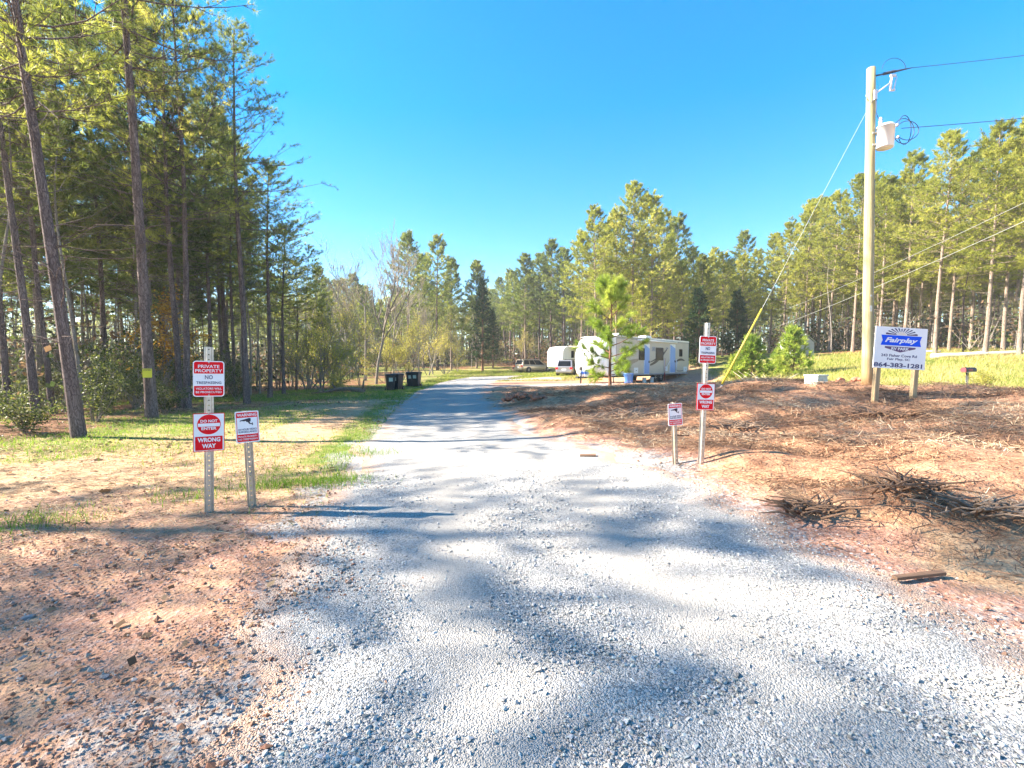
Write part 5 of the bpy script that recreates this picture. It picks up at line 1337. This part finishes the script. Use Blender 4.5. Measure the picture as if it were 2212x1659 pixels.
# ------------------------------------------------------------------ trailers
def large_trailer():
    fx, fy = 7.05, 32.5; o = empty('travel_trailer', (fx, fy, h1(9, 36) - .03), R(45))
    o.scale = (1.07, 1.07, 1.07)
    tag(o, 'long white and beige travel trailer, side darkened for shade, with rounded glossy nose and two blue doors', 'trailer')
    L, Wd = 11.2, 2.5
    def prof(yy, x0, x1):
        e = abs(yy - Wd / 2) / (Wd / 2)
        n_ = 1 - .42 * e ** 3
        dz = .10 * e ** 6
        pts = [(x0 if x0 > 0 else 0, .58)]
        if x0 <= 0:
            for x, z in ((-.45, .62), (-.78, .80), (-.98, 1.15), (-1.06, 1.6), (-1.0, 2.1), (-.80, 2.6), (-.45, 2.98), (.0, 3.16), (.35, 3.22)): pts.append((x * 1.25 * n_ if x < 0 else x, z - dz))
            pts.append((.35, .58))
        return [(x, yy, z) for x, z in pts]
    ys = [0, .05, .15, .4, .8, 1.25, 1.7, 2.1, 2.35, 2.45, 2.5]
    m = MB(); m.loft([prof(y_, -1, 0) for y_ in ys]); cap = m.build('front_cap', M['white_paint'], o)
    m = MB(); zt = 3.22
    m.loft([[(.352, y_, .58), (.352, y_, zt - .10 * (abs(y_ - 1.25) / 1.25) ** 6), (L - .05, y_, zt - .02 - .10 * (abs(y_ - 1.25) / 1.25) ** 6), (L, y_, zt - .12), (L, y_, 1.0), (L - .5, y_, .62)] for y_ in ys], smooth=False)
    body = m.build('body', M['beige_shaded'], o)
    m = MB(); m.loft([[(-.2, y_, 3.16), (.3, y_, 3.24), (L - .1, y_, 3.22), (L, y_, 3.13), (L, y_, 3.10), (.3, y_, 3.17)] for y_ in (-.03, .6, 1.9, 2.53)], smooth=False); roof = m.build('roof', M['roof_white'], o)
    for x in (2.6, 6.4): q = MB(); q.box((x, 1.3, 3.37), (.95, .75, .28), taper=.85); auto_bevel(q.build('air_conditioner', M['tank_white'], roof), .05)
    for x in (1.2, 8.8): q = MB(); q.box((x, 1.1, 3.29), (.4, .4, .12), taper=.9); q.build('roof_vent', M['tank_white'], roof)
    def win(x, z, w, h_, name='window'):
        q = MB(); q.slab(rrect(w, h_, .08), -.03, .0); f = q.build(name, M['black'], body); f.location = (x, 0, z)
        q = MB(); q.slab(rrect(w - .08, h_ - .08, .06), -.036, -.029); q.build('pane', M['glass'], f)
    win(3.75, 2.05, 1.0, .85); win(6.25, 2.1, 1.15, .95); win(9.75, 2.25, .55, .6)
    def door(x, z0, z1, w):
        q = MB(); q.slab([(x - w / 2 - .05, z0 - .04), (x + w / 2 + .05, z0 - .04), (x + w / 2 + .05, z1 + .05), (x - w / 2 - .05, z1 + .05)], -.02, .0); f = q.build('door_frame', M['tank_white'], body)
        q = MB(); q.slab([(x - w / 2, z0), (x + w / 2, z0), (x + w / 2, z1 - .28), (x - w / 2 + .04, z1 - .02), (x - w / 2, z1 - .02)], -.045, -.018); d = q.build('door', M['sky_blue'], f)
        q = MB(); q.box((x + w / 2 - .1, -.07, z0 + .85), (.05, .05, .16)); q.build('handle', M['dark_metal'], d)
    door(4.35, .66, 2.75, .68); door(8.35, .72, 2.85, .80)
    def swoosh(pts, wid, mat):
        q = MB(); n = len(pts); a = []
        for i, (x, z) in enumerate(pts): t_ = i / (n - 1); w = wid * (.25 + .75 * math.sin(math.pi * (.08 + .84 * t_))); a.append((x, z, w))
        q.add([(x, -.012, z + w / 2) for x, z, w in a] + [(x, -.012, z - w / 2) for x, z, w in a], [(i, i + 1, n + i + 1, n + i) for i in range(n - 1)])
        q.build('stripe', mat, body)
    swoosh([(4.85 + .32 * i, 1.28 + .07 * i + .010 * i * i) for i in range(9)], .26, M['stripe'])
    swoosh([(4.85 + .32 * i, 1.50 + .06 * i + .008 * i * i) for i in range(8)], .12, M['stripe'])
    swoosh([(8.85 + .2 * i, 1.52 + .20 * math.sin(i / 8 * 2.6)) for i in range(9)], .18, M['stripe'])
    swoosh([(8.85 + .2 * i, .80 + .09 * (abs(i - 4) / 4) ** 2) for i in range(9)], .05, M['stripe'])
    swoosh([(.5 + .3 * i, 1.55 + .13 * i) for i in range(8)], .16, M['stripe'])
    swoosh([(.5 + .3 * i, 1.2 + .05 * i) for i in range(10)], .35, M['taupe'])
    for (x, z, w, h_, mt, nm) in ((1.25, .86, 1.0, .42, 'tank_white', 'hatch'), (2.9, .90, .55, .40, 'tank_white', 'hatch'), (5.35, 2.45, .5, .32, 'shed_grey', 'vent'), (7.3, 1.0, .5, .35, 'tank_white', 'hatch'), (7.45, 2.55, .35, .16, 'shed_grey', 'vent'), (10.6, .95, .6, .4, 'tank_white', 'hatch')):
        q = MB(); q.slab([(x + a_, z + b_) for a_, b_ in rrect(w, h_, .03)], -.014, .0); f = q.build(nm, M[mt], body)
        q = MB(); q.slab([(x + a_, z + b_) for a_, b_ in rrect(w * .2, .04, .01)], -.024, -.013); q.build('latch', M['dark_metal'], f)
    for z, t_ in ((.63, .10), (3.06, .05)):
        q = MB(); q.box((5.75, -.008, z), (10.7, .02, t_)); q.build('trim_rail', M['shed_grey'], body)
    for x in (.36, L - .03):
        q = MB(); q.box((x, -.009, 1.85), (.05, .02, 2.4)); q.build('corner_trim', M['shed_grey'], body)
    # awning rolled on the side with its arms
    q = MB(); q.tube([(3.0, -.08, 3.02), (8.9, -.08, 3.02)], .065, 10); aw = q.build('awning', M['roof_white'], o)
    for x0, x1 in ((6.95, 7.75), (8.9, 9.05)):
        q = MB(); q.tube([(x1, -.06, 1.55), (x0, -.06, .75)], .022, 6); q.tube([(x0, -.06, .72), (x0, -.06, 1.75)], .022, 6); q.build('awning_arm', M['tank_white'], aw)
    q = MB(); q.box((6.98, -.07, .92), (.05, .04, 1.7)); q.build('awning_post', M['mail_red'], aw)
    # running gear, tongue, tanks
    q = MB(); q.box((5.3, 1.25, .52), (9.6, 2.2, .12)); q.build('chassis', M['dark_metal'], o)
    for x in (5.75, 6.6):
        for y_ in (.14, 2.36): wheel(o, (x, y_, .36), .36, .22, Matrix.Rotation(R(90 if y_ < 1 else -90), 4, 'X'), .6)
    q = MB(); q.tube([(.3, .45, .50), (-2.0, 1.22, .48)], .055, 6); q.tube([(.3, 2.05, .50), (-2.0, 1.28, .48)], .055, 6); q.box((-2.1, 1.25, .50), (.28, .16, .12)); q.build('tongue', M['dark_metal'], o)
    q = MB(); q.tube([(-1.8, 1.25, .05), (-1.8, 1.25, 1.05)], .045, 8); q.box((-1.8, 1.25, .02), (.26, .26, .05)); q.box((-1.8, 1.25, 1.05), (.16, .14, .22)); q.build('tongue_jack', M['black'], o)
    for dy in (-.2, .2):
        q = MB(); q.lathe([(.10, .52), (.155, .58), (.155, .90), (.10, 1.0), (.05, 1.03)], 16, 0, Matrix.Translation((-1.45, 1.25 + dy, 0))); t = q.build('gas_tank', M['tank_white'], o)
        q = MB(); q.lathe([(.158, .68), (.158, .86)], 16, 0, Matrix.Translation((-1.45, 1.25 + dy, 0))); q.build('tank_band', M['blue_plastic'], t)
    for x, y_ in ((.5, .3), (.5, 2.2), (9.8, .3), (9.8, 2.2)):
        q = MB(); q.tube([(x, y_, .58), (x + .06, y_, .02)], .04, 6); q.box((x + .06, y_, .01), (.22, .2, .04)); q.build('stabiliser', M['galv'], o)
    me = text_mesh('JAYCO', 1.25, .26, .002, .02, .25); me.materials.clear(); me.materials.append(M['shed_grey'])
    t = link('lettering', me, cap); t.rotation_euler = (R(9), 0, R(-90)); t.location = (-1.305, 1.25, 1.93)
    return o
large_trailer()

def small_trailer():
    p = gx(1219, 51.0); o = empty('travel_trailer', p, R(40)); tag(o, 'older white ribbed trailer with awning behind the large trailer', 'trailer')
    L, Wd, Ht = 7.0, 2.4, 3.0
    m = MB(); pr = [(0, .55), (-.25, .8), (-.3, 1.6), (-.22, 2.5), (.05, 2.9), (.5, 3.0), (L, 3.0), (L, .55)]
    m.loft([[(x, y_, z - .06 * (abs(y_ - 1.2) / 1.2) ** 6) for x, z in pr] for y_ in (0, .08, .5, 1.2, 1.9, 2.32, 2.4)], smooth=False); b = auto_bevel(m.build('body', M['white_paint'], o), .04)
    q = MB(); q.box((-.29, 1.2, 2.05), (.05, 1.5, .75)); f = q.build('window', M['tank_white'], b)
    q = MB(); q.box((-.325, 1.55, 2.05), (.02, .62, .62)); q.build('pane', M['sky_blue'], f)
    for z in (.8, 1.0, 1.2, 1.75, 1.95, 2.2, 2.45):
        q = MB(); q.box((L / 2, -.008, z), (L - .2, .016, .025)); q.box((-.31, 1.2, z), (.02, 2.2, .025)); q.build('siding_rib', M['tank_white'], b)
    q = MB(); q.box((L / 2, -.012, 1.48), (L, .02, .09)); q.box((-.318, 1.2, 1.48), (.02, 2.36, .09)); q.build('stripe', M['stripe'], b)
    for x in (1.3, 4.6):
        q = MB(); q.slab(rrect(.45, .8, .06), -.03, 0); f = q.build('window', M['black'], b); f.location = (x, 0, 2.1)
        q = MB(); q.slab(rrect(.33, .68, .05), -.035, -.029); q.build('pane', M['glass'], f)
    q = MB(); q.box((2.6, -.015, 1.6), (.75, .03, 1.95)); d = q.build('door', M['white_paint'], b)
    q = MB(); q.box((2.32, -.05, 1.5), (.05, .05, .14)); q.build('handle', M['dark_metal'], d)
    q = MB(); q.add([(.6, -.02, 3.05), (L, -.02, 3.05), (L, -2.4, 2.45), (.6, -2.4, 2.45), (.6, -.02, 3.02), (L, -.02, 3.02), (L, -2.4, 2.42), (.6, -2.4, 2.42)], [(0, 1, 2, 3), (7, 6, 5, 4), (0, 4, 5, 1), (2, 6, 7, 3), (1, 5, 6, 2), (3, 7, 4, 0)]); aw = q.build('awning', M['pale_wood'], o)
    for x in (.62, L - .05):
        q = MB(); q.tube([(x, -2.38, 2.44), (x, -.1, .7)], .025, 6); q.build('awning_arm', M['tank_white'], aw)
    for y_ in (.12, 2.28): wheel(o, (3.9, y_, .34), .34, .2, Matrix.Rotation(R(90 if y_ < 1 else -90), 4, 'X'), .6)
    q = MB(); q.box((3.4, 1.2, .5), (6.4, 2.0, .12)); q.build('chassis', M['dark_metal'], o)
    q = MB(); q.tube([(.1, .4, .5), (-1.4, 1.2, .48)], .05, 6); q.tube([(.1, 2.0, .5), (-1.4, 1.2, .48)], .05, 6); q.build('tongue', M['dark_metal'], o)
small_trailer()

def clutter():
    # tub and small buckets round the trailer
    p = gx(1358, 31.5); o = empty('blue_tub', p, R(20)); tag(o, 'blue plastic tub standing beside the large trailer', 'tub')
    m = MB(); m.lathe([(.25, .0), (.27, .05), (.31, .62), (.33, .63), (.33, .67), (.29, .67), (.27, .3)], 20); m.build('body', M['blue_plastic'], o)
    for s in (-1, 1): q = MB(); q.tube([(s * .31, -.08, .55), (s * .37, -.05, .53), (s * .37, .05, .53), (s * .31, .08, .55)], .016, 6); q.build('handle', M['blue_plastic'], o)
    for xd, Y, lab in ((1392, 33.5, 'white bucket under the side of the large trailer, by its wheel'), (1408, 34.5, 'second white bucket under the trailer, nearer the rear door')):
        p = gx(xd, Y); o = empty('white_bucket', p); tag(o, lab, 'bucket', 'white buckets under the trailer')
        m = MB(); m.lathe([(.12, 0), (.13, .03), (.15, .36), (.16, .36), (.16, .38), (.14, .38)], 16); m.build('body', M['tank_white'], o)
        q = MB(); q.tube([(.15 * math.cos(R(a)), .0, .34 - .14 * math.sin(R(a))) for a in range(0, 181, 20)], .006, 5); q.build('handle', M['galv'], o)
clutter()

# ------------------------------------------------------------------ wheeled bins
def bin_(loc, yaw, label, sc=1.0):
    o = empty('wheeled_bin', loc, yaw); o.scale = (sc,) * 3
    tag(o, label, 'bin', 'black wheeled bins on the verge')
    m = MB(); m.loft([[(x * a, y_ * b, z) for x, y_ in ((-1, -1), (1, -1), (1, 1), (-1, 1))] for a, b, z in ((.22, .25, .06), (.24, .28, .3), (.29, .36, .98), (.315, .385, 1.0), (.315, .385, 1.03))], smooth=False); auto_bevel(m.build('body', M['black'], o), .025)
    m = MB(); m.loft([[(x * a, y_ * b - .01, z) for x, y_ in ((-1, -1), (1, -1), (1, 1), (-1, 1))] for a, b, z in ((.325, .40, 1.032), (.33, .41, 1.06), (.26, .32, 1.11))], smooth=False); auto_bevel(m.build('lid', M['black'], o), .015)
    m = MB(); m.tube([(-.26, .36, .98), (-.26, .45, 1.0), (.26, .45, 1.0), (.26, .36, .98)], .018, 6); m.build('handle', M['black'], o)
    for s in (-1, 1): wheel(o, (s * .29, .28, .13), .13, .06, Matrix.Rotation(R(90 * s), 4, 'Y'), .7)
    m = MB(); m.tube([(-.3, .28, .13), (.3, .28, .13)], .014, 6); m.build('axle', M['dark_metal'], o)
    m = MB(); m.add([(-.12, -.352, .62), (.12, -.352, .62), (.12, -.372, .86), (-.12, -.372, .86)], [(0, 1, 2, 3)]); m.build('sticker', M['box_green'], o)
for xd, Y, yaw, lab in ((843, 30.6, 20, 'black wheeled bin at the end of the row by the fallen branch'), (858, 31.1, -16, 'black wheeled bin pressed against the end bin'), (886, 34.6, 12, 'black wheeled bin half hidden behind the one by the road'), (899, 34.4, -8, 'black wheeled bin standing by itself nearest the road edge')):
    bin_(gx(xd, Y), R(yaw), lab, 1.02)

# ------------------------------------------------------------------ logs, rocks, heaps, boards
def fallen_branch():
    p = gx(752, 27.5); o = empty('fallen_branch', p); tag(o, 'dark fallen branch with an upright stub lying on the shaded grass', 'branch')
    m = MB(); m.tube([(-2.0, -.5, .04), (-1.3, -.2, .10), (-.7, 0, .24), (-.1, .05, .26), (.5, .03, .2), (.95, .02, .12)], [.03, .06, .10, .11, .13, .16], 9); m.build('limb', M['dead_wood'], o)
    m = MB(); m.tube([(.85, 0, .15), (.9, 0, .6), (.97, .02, 1.05)], [.09, .05, .02], 7); m.tube([(-.7, 0, .24), (-.95, .05, .5), (-1.0, .1, .7)], [.05, .03, .012], 6)
    for k in range(7): m.tube([(-1.6 + .35 * k, -.3 + .05 * k, .12), (-1.9 + .4 * k, -.6 + rnd.uniform(-.2, .4), rnd.uniform(.2, .5))], [.018, .005], 4)
    m.build('stub', M['dead_wood'], o)
fallen_branch()
for (a, b, r_, mat, lab) in (((2010, 31), (2240, 29), .16, 'pale_wood', 'pale fallen log along the front of the wood across the meadow'), ((1905, 36), (2030, 33.5), .13, 'pale_wood', 'second pale fallen log ending beside the park sign')):
    p, q = gx(*a), gx(*b); m = MB(); d = q - p; n_ = 8
    m.tube([p + d * i / n_ + Vector((0, 0, r_ + .02 * math.sin(i * 2.1) + (h1((p + d * i / n_).x, (p + d * i / n_).y) - (p + d * i / n_).z) * .9)) for i in range(n_ + 1)], [r_ * (1.15 - .5 * i / n_) for i in range(n_ + 1)], 9)
    tag(m.build('fallen_log', M[mat]), lab, 'log')

def lump(name, loc, size, mat, label, cat, seed, group=None, flat=1.0):
    rg = np.random.default_rng(seed)
    import bmesh
    bm = bmesh.new(); bmesh.ops.create_icosphere(bm, subdivisions=2, radius=1)
    for v in bm.verts:
        k = 1 + rg.normal(0, .10) + .18 * math.sin(v.co.x * 3 + seed) * math.cos(v.co.y * 2.3 + seed)
        v.co = Vector((v.co.x * size[0] * k, v.co.y * size[1] * k, v.co.z * size[2] * k))
    me = bpy.data.meshes.new(name); bm.to_mesh(me); bm.free(); me.materials.append(mat)
    o = link(name, me); o.location = loc; o.rotation_euler = (rg.normal(0, .1), rg.normal(0, .1), rg.uniform(0, 6))
    return tag(o, label, cat, group)
for (xd, yd, w, mat, lab) in ((226, 1464, 22, 'rock', 'flat dark slate-like rock lying on the clay'), (300, 1112 + 160, 12, 'rock_tan', 'reddish stone half buried in the clay'), (384, 1614, 18, 'rock_tan', 'tan rock in the gravelly shade'), (44, 1468, 22, 'rock', 'flat grey rock at the shaded edge of the clay'),
                          (624, 1238, 14, 'rock_tan', 'reddish stone before the tall sign post'), (515, 1700 - 10, 13, 'rock', 'pale grey stone in the shaded gravel'), (60, 1335, 24, 'rock', 'long flat grey rock lying in the shadow on the clay'), (693, 1502, 9, 'rock_tan', 'small orange stone at the gravel edge'),
                          (520, 1255, 11, 'clod', 'red clay clod near the tall sign post'), (440, 1262, 13, 'clod', 'larger red clay clod before the signs'), (730, 1330, 12, 'clod', 'red clay clod at the edge of the gravel')):
    g = ground(xd, yd); s = w * g.y / FD * .55
    lump('rock' if mat != 'clod' else 'clay_clod', g + Vector((0, 0, s * .18)), (s, s * .62, s * .34), M[mat], lab, 'rock' if mat != 'clod' else 'clod', xd)

def heap(name, loc, rad, n, mat, smat, label, seed, sticks_n=18, stick=.6):
    rg = np.random.default_rng(seed); o = empty(name, loc); tag(o, label, 'heap')
    for i in range(n):
        a, r_ = rg.uniform(0, 6.28), rad * math.sqrt(rg.random()); s = rg.uniform(.07, .19) * rad
        x_, y_ = math.cos(a) * r_, math.sin(a) * r_ * .6
        c = lump('clod', (0, 0, 0), (s, s * .8, s * .6), mat, None, None, int(seed * 100 + i)); c.parent = o
        c.location = (x_, y_, max(.02, (rad * .34) * (1 - (r_ / rad) ** 2)) + rg.uniform(-.05, .03))
    for i in range(sticks_n):
        a = rg.uniform(0, 6.28); x_, y_ = rg.normal(0, rad * .4), rg.normal(0, rad * .25); L = rg.uniform(.4, 1) * stick; e = rg.uniform(.0, .7) * (.45 if n == 0 else 1)
        m = MB(); m.tube([(x_, y_, .05), (x_ + math.cos(a) * L * .5, y_ + math.sin(a) * L * .5, .1 + L * .5 * math.sin(e)), (x_ + math.cos(a) * L + rg.normal(0, .05), y_ + math.sin(a) * L, .1 + L * math.sin(e))], [.011, .008, .004], 5)
        m.build('stick', smat, o)
p = gx(1135, 15.0); heap('dirt_heap', p, .75, 34, M['clod'], M['dead_wood'], 'low heap of red clay clods and roots at the road edge', 3)
p = gx(1655, 19.0); heap('brush_heap', p, .7, 4, M['clod'], M['pale_wood'], 'heap of pale dry brush behind the mulch bank', 4, 42, 1.1)
p = gx(1840, 16.5); heap('dirt_heap', p, 1.0, 26, M['clod'], M['dead_wood'], 'mound of red dug earth behind the utility pole', 5, 4)
for i, (xd, yd, rad, lab) in enumerate(((1960, 1068, .42, 'tangled brush heap darkened for shade on the bank above the weathered board'), (2120, 1120, .45, 'brush heap darkened for shade at the outer end of the mulch bank'), (1745, 1118, .34, 'low brush heap darkened for shade where the mulch meets the gravel'), (1350, 905, .6, 'brush darkened for shade, strewn between the clay heap and the warning sign'), (1905, 905, .55, 'brush darkened for shade, gathered below the park sign posts'), (1600, 930, .45, 'brush pile darkened for shade, beside the mulch bank signs'))):
    g = ground(xd, yd); heap('brush_heap', g, rad, 0, M['clod'], M['dead_wood'] if i % 2 else M['board'], lab, 20 + i, 46, rad * 1.0)  # dark sticks stand for brush and for shade on the bank
for (xd, yd, w, yaw, lab) in ((1985, 1253, 120, 6, 'weathered board lying at the edge of the mulch and gravel'), (1270, 988, 34, -10, 'short dark stick of wood lying at the gravel edge')):
    g = ground(xd, yd); s = g.y / FD; m = MB()
    m.box((0, 0, .012), (w * s, 14 * s, .022)); o = auto_bevel(m.build('board', M['board']), .004)
    o.location = g + Vector((0, 0, .02)); o.rotation_euler = (R(3), R(-3), R(yaw)); tag(o, lab, 'board')

def shed():
    p = gx(1738, 40.0); o = empty('shed', p, R(12)); tag(o, 'small grey gabled shed behind the bushy young pines', 'shed')
    m = MB(); m.slab([(-.9, -.2), (.9, -.2), (.9, 1.3), (0, 1.9), (-.9, 1.3)], 0, 1.8); m.build('wall', M['shed_grey'], o)
    m = MB()
    for s in (-1, 1): m.add([(0, -.1, 1.95), (s * 1.02, -.1, 1.27), (s * 1.02, 1.9, 1.27), (0, 1.9, 1.95), (0, -.1, 1.99), (s * 1.02, -.1, 1.31), (s * 1.02, 1.9, 1.31), (0, 1.9, 1.99)], [(0, 1, 2, 3), (7, 6, 5, 4), (0, 4, 5, 1), (1, 5, 6, 2), (2, 6, 7, 3)])
    m.build('roof', M['shed_grey'], o)
    m = MB(); m.box((-.2, -.02, .75), (.7, .04, 1.5)); m.build('door', M['shed_grey'], o)
shed()

# ------------------------------------------------------------------ thin bright air between the trees
m = bpy.data.materials.new('haze_air'); m.use_nodes = True
m.node_tree.nodes.clear()
vo = m.node_tree.nodes.new('ShaderNodeVolumePrincipled'); oo = m.node_tree.nodes.new('ShaderNodeOutputMaterial')
vo.inputs['Color'].default_value = (.95, .97, 1, 1); vo.inputs['Density'].default_value = .0007; vo.inputs['Anisotropy'].default_value = .2
m.node_tree.links.new(vo.outputs[0], oo.inputs['Volume'])
hb = MB(); hb.box((0, 100, 12), (340, 340, 40))
tag(hb.build('haze', m), 'thin pale haze in the air between the trees', 'haze', kind='stuff')
